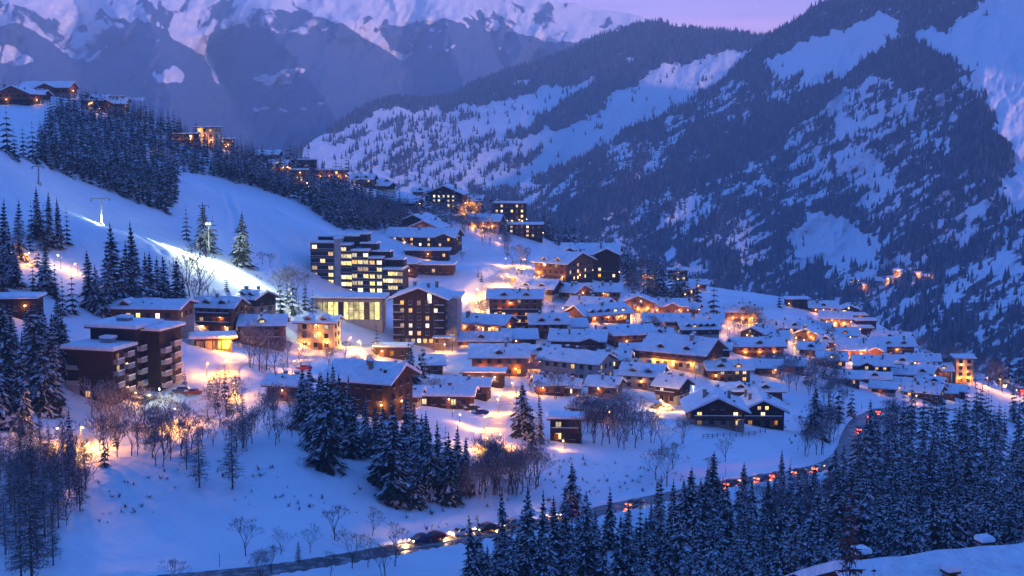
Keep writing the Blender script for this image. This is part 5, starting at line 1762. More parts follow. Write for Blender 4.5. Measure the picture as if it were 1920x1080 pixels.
# leafless trees and larches
row(LR, "leafless larch on the snow bank at the lower left", "larches at the lower left", [(40,1090,170),(60,1100,230),(84,1010,150),(20,960,120),(104,950,120),(60,930,140),(130,930,110),(150,960,110),(10,1040,120),(0,900,110),(40,880,110),(76,860,90),(100,1060,120),(30,1010,150),(50,970,130),(80,970,140),(110,990,110),(140,920,90),(94,900,110),(60,890,100),(20,890,90),(120,870,80),(160,900,80),(70,1050,170),(0,1000,130),(36,930,110)])
row(LR, "leafless larch standing alone on the open bank", "larches on the open bank", [(374,914,130),(436,916,138),(350,880,90),(456,840,110),(560,1060,50)])
scatter(B_, [(165,770),(330,780),(345,860),(300,880),(220,872),(170,850)], (21, 18), (5.5, 9), "leafless tree on the bank below the balconied apartment block", "leafless trees below the balconied block", 61)
scatter(B_, [(330,810),(450,800),(570,770),(575,840),(500,845),(430,850),(345,850)], (26, 18), (3.5, 7.5), "low leafless tree along the top of the open bank", "leafless trees along the bank top", 161)
scatter(S, [(150,790),(330,800),(340,850),(200,880),(140,860)], (58, 34), (5, 9), "thin spruce among the leafless trees below the balconied block", "thin spruces below the balconied block", 162)
scatter(B_, [(0,850),(120,840),(180,930),(120,1000),(0,1000)], (26, 22), (5, 9), "leafless tree in the thicket at the lower left edge", "leafless trees of the lower left thicket", 163)
scatter(B_, [(440,1040),(740,990),(760,1010),(600,1050),(450,1075)], (60, 26), (4, 8), "leafless tree on the uphill edge of the lower road", "leafless trees on the uphill road edge", 164)
scatter(B_, [(690,820),(880,900),(1000,930),(980,950),(760,955)], (34, 22), (4, 7), "leafless bush under the spruces on the bank", "leafless bushes under the bank spruces", 165)
row(B_, "leafless tree lit orange by the street lamps", "lamp lit leafless trees", [(404,778,74),(424,782,96),(446,770,60),(390,790,60),(412,800,70)])
row(B_, "leafless tree in front of the stilted chalet", "leafless trees before the stilted chalet", [(470,690,80),(486,696,96),(500,694,86),(516,700,70),(540,690,60)])
row(B_, "leafless tree standing in the floodlight beam on the piste", "leafless trees in the floodlight", [(342,556,72),(356,556,96),(372,562,110),(390,560,70),(330,590,60),(366,590,80)])
row(B_, "bluish leafless tree left of the terraced building", "leafless trees left of the terraced building", [(540,560,60),(556,566,70),(524,556,56),(574,556,50),(506,500,30),(492,494,26)])
scatter(B_, [(640,400),(760,400),(800,345+80),(760,436),(690,434),(640,426)], (19, 11), (9, 13), "brown leafless tree in the wood above the lodges", "brown leafless trees above the lodges", 62)
scatter(B_, [(800,408),(905,412),(960,450),(980,480),(900,470),(850,440),(800,436)], (20, 13), (8, 12), "leafless tree among the crest chalets", "leafless trees among the crest chalets", 63)
scatter(B_, [(1150,490),(1230,520),(1260,570),(1180,565),(1150,530)], (20, 15), (8, 13), "leafless tree in the wood right of the large dark hotel", "leafless trees right of the large dark hotel", 64)
scatter(B_, [(1440,690),(1560,680),(1600,740),(1590,770),(1500,745),(1440,720)], (17, 13), (5, 10), "leafless tree on the slope between the lit yard and the right cluster", "leafless trees on the right slope", 65)
scatter(B_, [(1500,800),(1580,812),(1590,870),(1500,868)], (17, 18), (6, 10), "leafless tree beside the road bend", "leafless trees beside the road bend", 66)
scatter(B_, [(880,900),(1010,880),(1010,925),(880,940)], (14, 13), (6, 9.5), "thin leafless tree on the bank right of the spruces", "leafless trees on the bank right of the spruces", 67)
scatter(B_, [(1060,780),(1160,770),(1210,830),(1180,850),(1090,842)], (17, 15), (7, 10), "frosted leafless tree left of the lit lane", "frosted leafless trees left of the lit lane", 68)
row(B_, "small leafless tree on the snow below the pair of meadow chalets", "small trees on the meadow", [(1240,850,66),(1280,832,52),(1222,830,60),(1360,866,52),(1262,880,60),(1230,900,70),(1250,912,80),(1330,896,50)])
row(B_, "leafless tree by the road at the bottom of the picture", "leafless trees by the lower road", [(510,1078,66),(660,1066,84),(740,1062,88),(690,1064,60),(620,1080,50),(490,1090,60),(720,1080,60)])
add_tree(B_, 328, 1108, 76, "rounded leafless tree at the bottom left edge", None)
scatter(B_, [(1705,660),(1760,680),(1860,716),(1920,730),(1920,745),(1840,735),(1740,700)], (15, 13), (9, 14), "dark leafless tree on the skyline right of the village", "leafless trees on the right skyline", 69)
scatter(B_, [(1600,800),(1680,775),(1730,780),(1690,830),(1620,860),(1600,850)], (20, 15), (6, 9), "leafless tree at the inside of the hairpin", "leafless trees at the hairpin", 70)
scatter(B_, [(1380,960),(1500,930),(1580,930),(1560,1000),(1420,1010)], (30, 20), (6, 9), "leafless tree among the spruces below the road", "leafless trees below the road", 71)
scatter(B_, [(980,700),(1040,720),(1060,770),(1010,770),(985,740)], (24, 18), (6, 9), "leafless tree in the garden below the warm brown chalet", "leafless trees below the warm brown chalet", 72)
scatter(B_, [(1370,590),(1430,600),(1450,640),(1370,640)], (17, 14), (7, 10), "leafless tree glowing orange in the lamp light of the upper village", "lamp lit leafless trees of the upper village", 73, check=False)
row(B_, "bright leafless tree lit by the square's lamps", "lit leafless trees on the square", [(960,500,46),(976,500,50),(988,506,44),(905,610,50),(890,640,44),(920,590,40)])

TREES.sort(key=lambda q: -q[0])
ns = nbare = 0
far, thicket = [], []
rt = random.Random(77)
for hp, kind, x, y, z, h, label, group in TREES:
    rz, sc = rt.random() * 6.28, h
    if kind == S:
        ns += 1
        if ns > 300:
            far.append((x, y, z, h, rz))
            continue
        if hp > 46:
            t_, c_ = SPR[rt.randrange(8)]
            k = h / 16
            o = link(S, None, None, (x, y, z), rz)
            wv = k * rt.uniform(.82, 1.22)
            o.rotation_euler = (rt.gauss(0, .028), rt.gauss(0, .028), rz)
            o.scale = (wv, wv, k)
            link("trunk", t_, o)
            link("crown", c_, o)
        else:
            o = link(S, SPR_SMALL[rt.randrange(3)], None, (x, y, z), rz)
            k = h / 16
            o.scale = (k * 1.05, k * 1.05, k)
    elif kind == B_:
        nbare += 1
        if nbare > 296:
            thicket.append((x, y, z, h, rz))
            continue
        t_, c_ = BARE[rt.randrange(4)]
        k = h / 11
        o = link(B_, None, None, (x, y, z), rz)
        o.scale = (k, k, k)
        link("trunk", t_, o)
        link("crown", c_, o)
    else:
        t_, c_ = LARCH[rt.randrange(2)]
        k = h / 14
        o = link(LR, None, None, (x, y, z), rz)
        o.scale = (k, k, k)
        link("trunk", t_, o)
        link("crown", c_, o)
    tag(o, label, "tree", group)
def tri_source(meshes, order):
    out_v, out_t, out_m, nb_ = [], [], [], 0
    for me_ in meshes:
        co = np.empty(len(me_.vertices) * 3, np.float32)
        me_.vertices.foreach_get("co", co)
        for p_ in me_.polygons:
            v_ = list(p_.vertices)
            for i in range(1, len(v_) - 1):
                out_t.append((v_[0] + nb_, v_[i] + nb_, v_[i + 1] + nb_))
                out_m.append(order.index(me_.materials[p_.material_index].name))
        out_v.append(co.reshape(-1, 3))
        nb_ += len(me_.vertices)
    return np.vstack(out_v), np.array(out_t), np.array(out_m)
def mass(name, items, srcs, H, mats, label):
    vv, ff, mm, nb_ = [], [], [], 0
    for i, (x, y, z, h, rz) in enumerate(items):
        co, tri, mi = srcs[i % len(srcs)]
        q = co * (h / H)
        c_, s_ = math.cos(rz), math.sin(rz)
        vv.append(np.stack([q[:, 0] * c_ - q[:, 1] * s_ + x, q[:, 0] * s_ + q[:, 1] * c_ + y, q[:, 2] + z], 1))
        ff.append(tri + nb_)
        mm.append(mi)
        nb_ += len(co)
    tag(link(name, np_mesh(name, np.vstack(vv), np.vstack(ff), mats, np.concatenate(mm))), label, None, None, "stuff")
if thicket:
    om = ["bark", "twig", "twig_frost"]
    mass("leafless_thicket", thicket, [tri_source(q, om) for q in BARE], 11, om, "small leafless trees and bushes scattered through the far village and woods")
# the many small ones of the crest wood that are left
if far:
    om = ["bark", "needles", "needle_snow"]
    mass("crest_forest", far, [tri_source([q], om) for q in SPR_SMALL], 16, om, "dense dark spruce wood covering the crest above the piste")
print("spruces", ns, "stuff", len(far), "all trees", len(TREES))

# two bare trees close to the camera in front of the corner house
for (x, y, h, tilt, lb) in ((17.0, 69.5, 22.5, .0, "tall bare brown tree rising in front of the close snow roof"), (18.6, 71.0, 17.5, .05, "thin bare tree beside the tall one before the close snow roof"), (14.6, 71.5, 18.5, -.05, "leaning bare tree left of the tall one before the close snow roof")):
    t_, c_ = bare_meshes(int(x * 100), 14, "larch", .06)
    zb = zat(x, y)
    h = h - 40 - zb
    o = link(B_, None, None, (x, y, zb), .4)
    k = h / 14
    o.scale = (k * .5, k * .5, k)
    link("trunk", t_, o)
    link("crown", c_, o)
    tag(o, lb, "tree", "bare trees before the close roof")

# low scrub poking through the snow on the banks
b = MB()
rg = random.Random(5)
n_s = 0
for poly, n in (([(240,880),(480,850),(580,860),(700,940),(560,960),(300,930)], 46), ([(600,880),(760,960),(960,900),(1180,900),(1300,930),(1100,960),(800,1000)], 60), ([(1000,850),(1300,880),(1260,930),(1050,930)], 46), ([(440,470),(530,480),(560,530),(480,540)], 24), ([(1440,740),(1620,770),(1600,860),(1480,850)], 34), ([(1340,930),(1480,910),(1420,970)], 14), ([(60,930),(260,890),(300,960),(180,1000)], 24)):
    xs, ys = [q[0] for q in poly], [q[1] for q in poly]
    k = 0
    while k < n:
        qx, qy = rg.uniform(min(xs), max(xs)), rg.uniform(min(ys), max(ys))
        if not inpoly(np.array([qx]), np.array([qy]), poly)[0]:
            continue
        k += 1
        p = hit(qx, qy)
        if p is None or not road_clear(p[0], p[1], 5):
            continue
        sz = rg.uniform(.5, 1.3)
        for i in range(9):
            a, el = rg.random() * 6.28, rg.uniform(.3, 1.3)
            d = Vector((math.cos(a) * math.cos(el), math.sin(a) * math.cos(el), math.sin(el))) * sz * rg.uniform(.6, 1.2)
            o_ = Vector((-math.sin(a), math.cos(a), 0)) * .10 * sz
            q = Vector(p) - Vector((0, 0, .1))
            b.face([q - o_, q + o_, q + d], "twig" if rg.random() < .75 else "twig_frost")
tag(link("scrub", b.mesh("scrub")), "dark twiggy scrub poking out of the snowy banks", None, None, "stuff")

# ------------------------------------------------------------------ lamps
def street_lamp(px, py, watts, label, h=5.0, color=SODIUM, bulb="s", group="lit street lamps"):
    p = hit(px, py)
    if p is None:
        return
    if h not in POLES:
        POLES[h] = lamp_mesh_pole(h)
    o = link("street_lamp", None, None, tuple(p), random.Random(int(px)).uniform(-.8, .8))
    tag(o, label, "street lamp", group)
    link("pole", POLES[h], o)
    hd = link("lamp_head", HEAD, o, (0, -1.0, h + .25))
    link("bulb", BULB[bulb], hd, (0, 0, -.12))
    l = link("lamp_light", light_data(watts, color), hd, (0, -.02, -.42))
LAMPS = [
 (152,838,5200,"lamp pouring orange light over the bank at the lower left edge",6),(112,832,1800,"dim lamp just left of the brightest lower left lamp",5),(336,800,4600,"lamp lighting an orange cone of snow below the balconied block",6),
 (442,744,1500,"lamp glowing through the lit bare trees",5),(428,700,2200,"lamp on the street bend above the lit bare trees",5),(388,706,1500,"lamp over the orange snow of the garden",5),(432,662,3000,"lamp beside the orange garage row",5),
 (548,700,2600,"lamp left of the cream house above the shed",5),(560,676,1600,"lamp at the foot of the cream house's trees",5),(578,664,2600,"lamp at the left foot of the cream house",5),(612,662,2600,"lamp at the right foot of the cream house",5),
 (676,660,5200,"lamp throwing a yellow glow on the terrace right of the cream house",5),(655,652,2200,"lamp left of the yellow glowing terrace",5),(832,660,3000,"lamp at the lit porch of the timber hotel",4),
 (962,738,3200,"lamp at the top of the lamp lit lane",5),(934,776,3600,"lamp halfway down the lamp lit lane",6),(908,806,2400,"lamp left of the lamp lit lane",5),(912,842,2200,"lamp at the lower left end of the lamp lit lane",4),(944,836,2200,"lamp at the lower right end of the lamp lit lane",4),
 (862,622,4200,"lamp at the lower end of the village square",6),(884,606,4800,"lamp on the bright yellow slope of the square",6),(902,588,4800,"second lamp up the bright slope of the square",6),(896,560,5200,"lamp in the middle of the bright square",6),(926,552,5200,"lamp in front of the small cream house on the square",6),
 (944,536,4600,"lamp by the upper kerb of the square",6),(968,516,4600,"lamp under the lit leafless trees on the square",5),(948,498,2200,"lamp at the top left of the square",5),(986,500,2600,"lamp at the top right of the square",5),(880,640,3200,"lamp beside the orange striped chalet",5),
 (918,628,1600,"lamp behind the orange striped chalet",4),(1008,520,1400,"lamp at the left corner of the brown hotel",4),(1092,530,1800,"lamp under the white canopy of the large dark hotel",4),(1052,590,1200,"lamp between the roofs below the brown hotel",4),
 (1158,606,2400,"yellow lamp right of the long turned chalet",4),(1186,596,2800,"yellow lamp before the lit gabled chalet",4),(1222,600,1500,"lamp before the orange upper chalet",4),(1252,602,2200,"lamp in the middle of the upper row",4),(1270,600,1200,"lamp at the end of the upper row",4),
 (1200,650,3000,"lamp under the eave of the big lit chalet",4),(1214,664,2000,"second lamp under the eave of the big lit chalet",4),(1240,688,1200,"lamp on the terrace of the big lit chalet",3),(1242,772,5200,"lamp pouring pale yellow light on the lane by the string lit chalet",5),(1300,745,4600,"lamp making a bright white snow patch above the meadow",5),
 (1324,744,1000,"small pink lamp right of the bright snow patch",4),(1352,608,3000,"orange lamp under the tall village spruce",5),(1364,630,1800,"orange lamp in the lit leafless trees",5),(1388,618,1800,"lamp before the tree lit chalet",5),(1428,620,2400,"yellow lamp right of the tree lit chalet",5),(1414,612,1600,"orange lamp above the pale facade",4),
 (1462,678,3200,"orange lamp at the right corner of the long two roofed chalet",4),(1494,648,4200,"floodlight on the pale lit yard",5),(1508,652,2600,"second floodlight on the pale lit yard",5),(1566,622,3800,"big orange lamp at the far village end",5),(1586,608,3000,"orange lamp before the stepped flat roofs",5),(1582,592,1600,"orange lamp above the stepped flat roofs",4),
 (1612,684,2600,"orange lamp before the wide lilac roof",4),(1632,682,1800,"second orange lamp before the wide lilac roof",4),(1604,722,2000,"lamp at the left foot of the right cluster",4),(1622,704,1200,"lamp by the yellow lit gable",4),(1684,708,1000,"lamp inside the right cluster",4),(1714,752,900,"lamp at the front of the right cluster",3),
 (1776,716,1800,"lamp left of the orange tower house",5),(1800,738,2200,"lamp at the foot of the orange tower house",4),(1852,726,3200,"lamp where the upper road leaves to the right",6),(1880,738,2200,"lamp on the lower side of the upper road",5),(1906,746,2600,"lamp at the right edge on the upper road",5),
 (28,496,2600,"orange lamp among the left edge spruces",5),(52,492,2200,"orange lamp on the lit bank at the left",4),(114,504,900,"small white lamp above the left bank",6),(146,512,2200,"lamp lighting the brown spruce left of the piste",4),(20,566,700,"row lamp on the left edge roof terrace",3),
 (34,192,2600,"orange lamp on the big far left hilltop chalet",4),(80,178,1800,"lamp before the long hilltop chalet",4),(190,214,900,"lamp at the sunken brown chalet",4),(222,208,1500,"lamp at the tiny hilltop hut",4),(386,282,4200,"lamp before the orange crest house",4),(424,284,1200,"lamp right of the orange crest house",4),(370,270,1600,"lamp left of the orange crest house",4),
 (298,292,900,"lone lamp in the crest wood",4),(522,328,2200,"lamp on the yellow crest wall",4),(574,338,1500,"lamp at the head of the pink gully",5),(578,362,1200,"lamp halfway down the pink gully",5),(624,336,2200,"lamp before the orange crest lodge",4),(676,356,900,"lamp at the pale roofed crest chalet",4),
 (872,402,2600,"orange lamp before the small crest house",4),(894,398,2600,"yellow lamp right of the small crest house",4),(904,440,1600,"lamp before the pink lit chalet",4),(938,456,1500,"lamp below the wide dark lodge",4),(924,420,1200,"lamp left of the tall crest lodge",4),(800,452,900,"lamp at the warm gable above the long chalet",3),
 (838,466,1500,"lamp under the lit gable of the long chalet",3),(1216,536,1400,"lamp before the pink lit house in the wood",4),(1274,534,900,"lamp before the white roofed lodge",3),(1284,560,1500,"round glowing lamp on the hut in the wood",3),(1182,470,900,"orange lamp in the wood right of the large dark hotel",4),
 (260,752,900,"small lamp at the door of the balconied block",3),(300,750,900,"greenish lamp by the parked cars",4),(674,760,700,"lamp at the lit window of the big dark chalet",3),(862,792,600,"lamp on the terrace of the low house",3),(1058,842,700,"lamp under the balcony of the small lodge",3),
]
for px, py, w, lb, h in LAMPS:
    kw = {}
    if "white" in lb and "yellow" not in lb or "greenish" in lb:
        kw = dict(color=(1.0, .86, .62) if "green" not in lb else GREENW, bulb="w")
    elif "yellow" in lb or "bright" in lb or "pale" in lb or "square" in lb:
        kw = dict(color=AMBER)
    w *= 2.6 if any(q in lb for q in ('pouring', 'orange cone', 'lit bare trees', 'orange snow', 'lamp lit lane', 'yellow glow', 'garage row', 'far village end', 'lilac', 'bright snow patch')) else 1.0
    street_lamp(px, py, w * (2.4 if 'square' in lb and py < 640 else .82), lb, h * .66, **kw)

# floodlight mast on the piste
def floodlight_mast():
    p = hit(392, 482)
    o = link("floodlight_mast", None, None, tuple(p), 0)
    tag(o, "white floodlight mast shining pale green light down the piste", "floodlight")
    b = MB()
    b.tube((0, 0, -1), (0, 0, 11.2), .22, .13, "metal", 8)
    b.box(-.8, .8, -.12, .12, 11.2, 11.4, "metal")
    link("pole", b.mesh("pole"), o)
    for i, x in enumerate((-.55, .55)):
        b = MB()
        b.box(-.32, .32, -.12, .16, -.26, .26, "metal")
        b.face([(-.27, -.14, -.21), (.27, -.14, -.21), (.27, -.14, .21), (-.27, -.14, .21)], "lamp_white")
        link("lamp_head", b.mesh("lamp_head"), o, (x, -.05, 11.7))
    fl_ = bpy.data.lights.new('flood_fill', 'POINT')  # fill light added clear of the mast to widen the lit snow
    fl_.energy = 16000
    fl_.color = (0.86, 1.0, 0.66)
    fl_.shadow_soft_size = .4
    link('flood_or_fill_light', fl_, o, (5.0, -11.0, 7.0))
    for tgt, w, sz in (((460, 535), 120000, 80), ((510, 566), 200000, 44), ((330, 468), 60000, 64), ((372, 500), 20000, 90)):
        q = hit(*tgt)
        l = bpy.data.lights.new("flood_or_fill_light", 'SPOT')
        l.energy = w
        l.color = (0.86, 1.0, 0.66)
        l.spot_size = R(sz)
        l.spot_blend = .8
        l.shadow_soft_size = .3
        lo = link("flood_or_fill_light", l, o, (0, -.6, 12.2))
        dv = Vector(q) - (Vector(p) + Vector((0, 0, 12.2)))
        lo.rotation_euler = dv.to_track_quat('-Z', 'Y').to_euler()
floodlight_mast()

# ------------------------------------------------------------------ ski lift
def pylon(px, py, hpx, arm, label, lit):
    p = hit(px, py)
    k = p[1] / F
    h = hpx * k
    o = link("lift_pylon", None, None, tuple(p), R(12))
    tag(o, label, "lift pylon", "pylons of the ski lift")
    b = MB()
    b.tube((0, 0, -1), (0.35 * h * .12, 0, h), .34, .22, "metal", 8)
    b.box(-.9, .9, -.9, .9, -1, .5, "concrete", .15)
    link("mast", b.mesh("mast"), o)
    b = MB()
    b.box(-arm, arm, -.14, .14, h, h + .3, "metal")
    link("crossarm", b.mesh("crossarm"), o)
    for s in (-1, 1):
        b = MB()
        b.box(s * arm - .14, s * arm + .14, -1.3, 1.3, h - .32, h - .1, "pole_metal")
        for q in (-1.0, -.35, .35, 1.0):
            b.tube((s * arm - .1, q, h - .42), (s * arm + .1, q, h - .42), .2, .2, "rubber", 8)
        link("sheave_train", b.mesh("sheave_train"), o)
    if lit:
        l = link("lamp_light", light_data(lit, GREENW, .3), o, (0, -1.6, 1.6))
        b = MB()
        b.box(-.3, .3, -1.5, -1.1, .5, .95, "pole_metal")
        b.face([(-.24, -1.2, .97), (.24, -1.2, .97), (.24, -1.45, .97), (-.24, -1.45, .97)], "lamp_white")
        link("floodlight", b.mesh("floodlight"), o)
    return Vector(p) + Vector((0, 0, h - .2))
pa = pylon(190, 421, 48, 3.0, "tall T shaped lift pylon lit white at its foot", 4200)
pb = pylon(72, 345, 32, 1.9, "small dark lift pylon higher up the piste at the left", 0)
pc = pylon(383, 430, 44, 1.9, "lift pylon behind the spruce pair at the piste edge", 0)

# ------------------------------------------------------------------ cars
CARM = {}
def car_meshes(paint):
    if paint in CARM:
        return CARM[paint]
    L_, W_ = 4.3, 1.76
    prof = [(-2.1, .32), (-2.15, .62), (-2.05, .86), (-1.15, .98), (-.55, 1.44), (.85, 1.48), (1.55, 1.05), (2.05, .98), (2.14, .62), (2.1, .32)]
    b = MB()
    n = len(prof)
    v = []
    for s, sq in ((-1, .90), (-1, 1.0), (1, 1.0), (1, .90)):
        for (x, z) in prof:
            inset = .82 if z > 1.2 else 1.0
            y = s * W_ / 2 * inset * (1.0 if sq == 1.0 else .97)
            v.append((x, y, z if sq == 1.0 else .32 + (z - .32) * .985))
    body = MB()
    vv = [(x, -W_/2 * (.80 if z > 1.2 else 1), z) for x, z in prof] + [(x, W_/2 * (.80 if z > 1.2 else 1), z) for x, z in prof]
    f = [(i, (i + 1) % n, n + (i + 1) % n, n + i) for i in range(n)]
    f += [tuple(range(n - 1, -1, -1)), tuple(range(n, 2 * n))]
    body.poly(vv, f, "paint_" + paint)
    glass = MB()
    e = .012
    for s in (-1, 1):
        q = [(-.98, s * (W_/2 * .985 + e), 1.02), (1.30, s * (W_/2 * .985 + e), 1.02), (.78, s * (W_/2 * .82 + e), 1.40), (-.5, s * (W_/2 * .82 + e), 1.40)]
        glass.face(q if s < 0 else q[::-1], "glass_dark")
    glass.face([(-1.12, -.66, 1.02), (-1.12, .66, 1.02), (-.60, .60, 1.42), (-.60, -.60, 1.42)], "glass_dark")
    glass.face([(1.50, .66, 1.10), (1.50, -.66, 1.10), (.93, -.60, 1.45), (.93, .60, 1.45)], "glass_dark")
    whl = MB()
    for i in range(1):
        whl.tube((0, -.11, 0), (0, .11, 0), .31, .31, "rubber", 12)
        whl.tube((0, -.125, 0), (0, .125, 0), .17, .17, "metal", 8)
    snow = MB()
    snow.box(-.5, .85, -.66, .66, 1.47, 1.68, "roof_snow", .14)
    snow.box(-2.0, -1.2, -.76, .76, .94, 1.06, "roof_snow", .1)
    hl, tl = MB(), MB()
    hl.box(-2.20, -2.08, -.14, .14, .62, .80, "head_white", .03)
    tl.box(2.06, 2.18, -.14, .14, .66, .90, "tail_red", .03)
    hl0, tl0 = MB(), MB()
    hl0.box(-2.20, -2.08, -.14, .14, .62, .80, "glass_dark", .03)
    tl0.box(2.06, 2.18, -.14, .14, .66, .90, "paint_red", .03)
    CARM[paint] = tuple(q.mesh(nm) for q, nm in ((body, "body"), (glass, "windows"), (whl, "wheel"), (snow, "snow_cover"), (hl, "headlight"), (tl, "tail_light"), (hl0, "headlight"), (tl0, "tail_light")))
    return CARM[paint]
def car(pos, ang, paint, label, lit, snow, group):
    """nose along local -x"""
    me_ = car_meshes(paint)
    o = link("car", None, None, tuple(pos), ang)
    tag(o, label, "car", group)
    link("body", me_[0], o)
    link("windows", me_[1], o)
    for x in (-1.35, 1.35):
        for y in (-.80, .80):
            link("wheel", me_[2], o, (x, y, .31))
    if snow:
        link("snow_cover", me_[3], o)
    for y in (-.58, .58):
        link("headlight", me_[4 if lit else 6], o, (0, y, 0))
        link("tail_light", me_[5 if lit else 7], o, (0, y, 0))
    if lit:
        link("tail_glow", light_data(420 if lit != "head" else 60, (1.0, .10, .03), .2), o, (2.7, 0, .85))
        link("head_glow", light_data(800 if lit == "head" else 90, (1.0, .50, .14), .2), o, (-3.4, 0, .9))
MAIN = ROADS[0][1]
MPX = np.array([proj(*q)[0] for q in MAIN])
def on_road(Q, QX, px, side):
    i = int(np.argmin(np.abs(QX - px)))
    i = min(max(i, 1), len(Q) - 2)
    t_ = Q[i + 1][:2] - Q[i - 1][:2]
    t_ /= np.linalg.norm(t_)
    nrm = np.array([-t_[1], t_[0]])
    p = Q[i].copy()
    p[:2] += nrm * side
    p[2] += .08
    return p, math.atan2(t_[1], t_[0])
cols = ["black", "silver", "blue", "red", "white"]
NTH = ["first", "second", "third", "fourth", "fifth", "sixth", "seventh", "eighth", "ninth", "tenth"]
# cars driving off to the right show red tail lights, cars coming down to the left show headlights
for i, px in enumerate((1362, 1388, 1412, 1440, 1466, 1492, 1520)):
    p, a = on_road(MAIN, MPX, px, -1.6)
    car(p, a + math.pi, cols[i % 5], "%s %s car from the left in the queue of red tail lights" % (NTH[i], cols[i % 5]), "tail", False, "cars with red tail lights on the road")
for i, px in enumerate((790, 832, 874, 918, 962, 1066)):
    p, a = on_road(MAIN, MPX, px, 1.6)
    car(p, a, cols[(i + 2) % 5], "%s %s car from the left in the line of headlights on the lower road" % (NTH[i], cols[(i + 2) % 5]), "head", False, "cars with headlights on the lower road")
p, a = on_road(MAIN, MPX, 1178, -1.6)
car(p, a + math.pi, "black", "black car with red tail lights half hidden where the road meets the trees", "tail", False, None)
k_bend = [int(np.argmin([abs(proj(*q)[1] - yy) + abs(proj(*q)[0] - xx) * .3 for q in MAIN])) for xx, yy in ((1600, 808), (1620, 782), (1636, 774))]
for i, kk in enumerate(k_bend):
    t_ = MAIN[kk + 1][:2] - MAIN[kk - 1][:2]
    q = MAIN[kk].copy()
    q[2] += .08
    q[:2] += np.array([t_[1], -t_[0]]) / np.linalg.norm(t_) * 1.6
    car(q, math.atan2(t_[1], t_[0]) + math.pi, cols[i], "%s car with red tail lights in the hairpin bend, %s from below" % (cols[i], NTH[i]), "tail", False, "cars in the hairpin bend")
UP = ROADS[1][1]
UPX = np.array([proj(*q)[0] for q in UP])
for i, (px, sd) in enumerate(((1868, 1.5), (1890, 1.5), (1908, -1.5))):
    p, a = on_road(UP, UPX, px, sd)
    car(p, a + (math.pi if i == 2 else 0), cols[i + 1], "%s car with bright lights on the upper road, %s from the left" % (cols[i + 1], NTH[i]), "head" if i < 2 else "tail", False, "cars on the upper road at the right edge")
for i, (px, py, ang, sn, lb) in enumerate(((262,748,.9,False,"silver car parked at the foot of the balconied block"),(276,752,.8,True,"dark snow topped car parked beside the balconied block"),(340,736,.2,True,"snow covered car parked below the garages"),(362,740,.15,True,"snow covered car right of the first parked one"),(1250,770,.4,True,"snow covered car parked on the lit lane"),(1234,766,.5,False,"dark car parked under the lane lamp"),(1296,752,.1,True,"snow covered car at the bright snow patch"),(900,778,.3,True,"snow covered car left of the lamp lit lane"),(884,770,.3,True,"snow covered car below the low lit house"),(570,694,.2,True,"snow covered car by the cream house's lamps"))):
    p = hit(px, py)
    car((p[0], p[1], p[2] + .02), ang, ["silver", "black", "blue", "red", "white", "black", "silver", "blue", "black", "red"][i], lb, False, sn, "parked cars of the village")

# guard rail and snow poles of the main road
def guard_rail():
    sel = [i for i in range(1, len(MAIN) - 1) if 700 < MPX[i] < 1190]
    base = MAIN[sel[0]]
    o = link("guard_rail", None, None, tuple(base))
    tag(o, "long metal guard rail with posts along the camera side of the lower road", "guard rail")
    pts = []
    for i in sel:
        t_ = MAIN[i + 1][:2] - MAIN[i - 1][:2]
        t_ /= np.linalg.norm(t_)
        p = MAIN[i].copy()
        p[:2] += np.array([t_[1], -t_[0]]) * 3.5
        pts.append(Vector(p - base))
    b = MB()
    for a, c in zip(pts[:-1], pts[1:]):
        b.tube(a + Vector((0, 0, .95)), c + Vector((0, 0, .95)), .17, .17, "metal", 6, cap=False)
    link("rail", b.mesh("rail"), o)
    for q in pts[::2]:
        b = MB()
        b.box(q.x - .08, q.x + .08, q.y - .08, q.y + .08, q.z - .6, q.z + .8, "pole_metal")
        link("post", b.mesh("post"), o)
guard_rail()
pm = MB()
pm.tube((0, 0, -.5), (0, 0, 1.5), .05, .05, "wood_warm", 6)
pm.tube((0, 0, 1.5), (0, 0, 2.2), .05, .045, "paint_red", 6)
pm = pm.mesh("snow_pole")
for i in range(6, len(MAIN) - 8, 9):
    t_ = MAIN[i + 1][:2] - MAIN[i - 1][:2]
    t_ /= np.linalg.norm(t_)
    p = MAIN[i].copy()
    p[:2] += np.array([-t_[1], t_[0]]) * 4.2
    p[2] = zat(p[0], p[1])
    tag(link("snow_pole", pm, None, tuple(p)), "thin wooden snow pole with red tip on the uphill edge of the main road", "snow pole", "snow poles along the main road")

# ------------------------------------------------------------------ meadow fence, foreground roof details, lights of the far hamlet
def fence():
    P = [hit(*q) for q in ((1318, 822), (1345, 820), (1380, 820), (1415, 816), (1445, 811))]
    o = link("meadow_fence", None, None, tuple(P[0]))
    tag(o, "low wooden fence crossing the meadow below the pair of chalets", "fence")
    pts = []
    for a, c in zip(P[:-1], P[1:]):
        for t_ in np.arange(0, 1, .34):
            q = a * (1 - t_) + c * t_
            q[2] = zat(q[0], q[1])
            pts.append(Vector(q - P[0]))
    for q in pts:
        b = MB()
        b.tube(q - Vector((0, 0, .5)), q + Vector((0, 0, 1.15)), .09, .08, "wood_dark", 6)
        b.tube(q + Vector((0, 0, 1.16)), q + Vector((0, 0, 1.34)), .10, .05, "roof_snow", 6)
        link("post", b.mesh("post"), o)
    for hgt in (.5, .95):
        b = MB()
        for a, c in zip(pts[:-1], pts[1:]):
            b.tube(a + Vector((0, 0, hgt)), c + Vector((0, 0, hgt)), .05, .05, "wood_dark", 5)
        link("rail", b.mesh("rail"), o)
fence()

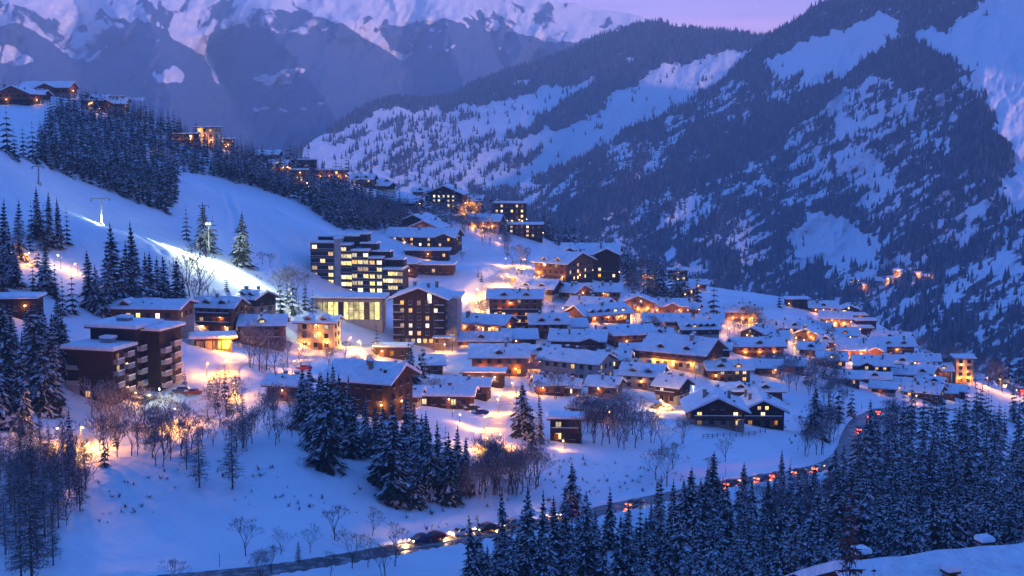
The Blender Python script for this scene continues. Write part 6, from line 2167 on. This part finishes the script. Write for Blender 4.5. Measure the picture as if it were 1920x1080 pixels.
def hamlet():
    PX, PY, V, cov = gC
    for i, (px, py, lb) in enumerate(((1622, 541, "leftmost lit house of the hamlet deep in the valley"), (1652, 533, "house left of the middle of the valley hamlet"), (1668, 529, "middle house of the valley hamlet"), (1684, 514, "house with pink roof in the valley hamlet"), (1696, 518, "house below the pink roofed one in the valley hamlet"), (1710, 513, "upper house at the right of the valley hamlet"), (1722, 520, "brightest house at the right of the valley hamlet"), (1736, 524, "rightmost house of the valley hamlet"), (1604, 530, "lone house left of the valley hamlet"))):
        d = (PX - px) ** 2 + (PY - py) ** 2
        j, k = np.unravel_index(np.argmin(d), d.shape)
        q = V[j, k]
        rg = random.Random(i)
        o = link("valley_house", None, None, tuple(q), rg.uniform(-.5, .5))
        tag(o, lb, "house", "houses of the valley hamlet")
        wb, rb, sb = MB(), MB(), MB()
        w, dd, h = 13 * rg.uniform(.8, 1.2), 10, 6
        walls(wb, w, dd, h, R(24), -6, 2.5, "plaster_cream", "wood_warm")
        gable_roof(rb, w, dd, h, R(24), 1.2, rg, snow=sb)
        link("wall", wb.mesh("wall"), o)
        rf = link("roof", rb.mesh("roof"), o)
        link("snow_cover", sb.mesh("snow_cover"), rf)
        place_windows(o, (0, -dd/2 - .07, 0, w * .9), 4, 1.0, 1.5, 1.5, .7, rg)
        place_windows(o, (0, -dd/2 - .07, 0, w * .9), 4, 3.6, 1.5, 1.5, .5, rg)
        if i not in (1, 8):
            lp = link("street_lamp", None, None, tuple(q + np.array([rg.uniform(-5, 5), -9, 0])))
            tag(lp, "tiny street lamp before the %s" % lb.replace("house", "house", 1), "street lamp", "lamps of the valley hamlet")
            if 6.0 not in POLES:
                POLES[6.0] = lamp_mesh_pole(6.0)
            link("pole", POLES[6.0], lp)
            hd = link("lamp_head", HEAD, lp, (0, -1.0, 6.25))
            link("bulb", BULB["S"], hd, (0, 0, -.12))
            link("lamp_light", light_data(9000 if i != 6 else 16000, SODIUM, .4), hd, (0, 0, -.6))
hamlet()

# ------------------------------------------------------------------ air of the valley
hz = MB()
hz.box(-6500, 6500, -3600, 7700, -640, 1060, "roof_snow")
m, t, o = new_mat("valley_haze")
pv = N(t, "ShaderNodeVolumePrincipled")
pv.inputs["Color"].default_value = (0.52, 0.80, 1.0, 1)
pv.inputs["Density"].default_value = 0.00012
pv.inputs["Anisotropy"].default_value = 0.0
t.links.new(pv.outputs[0], o.inputs["Volume"])
MAT["valley_haze"] = m
hz.slots = ["valley_haze"]
haze = link("haze", hz.mesh("haze"))
tag(haze, "blue dusk haze filling the valley", None, None, "stuff")
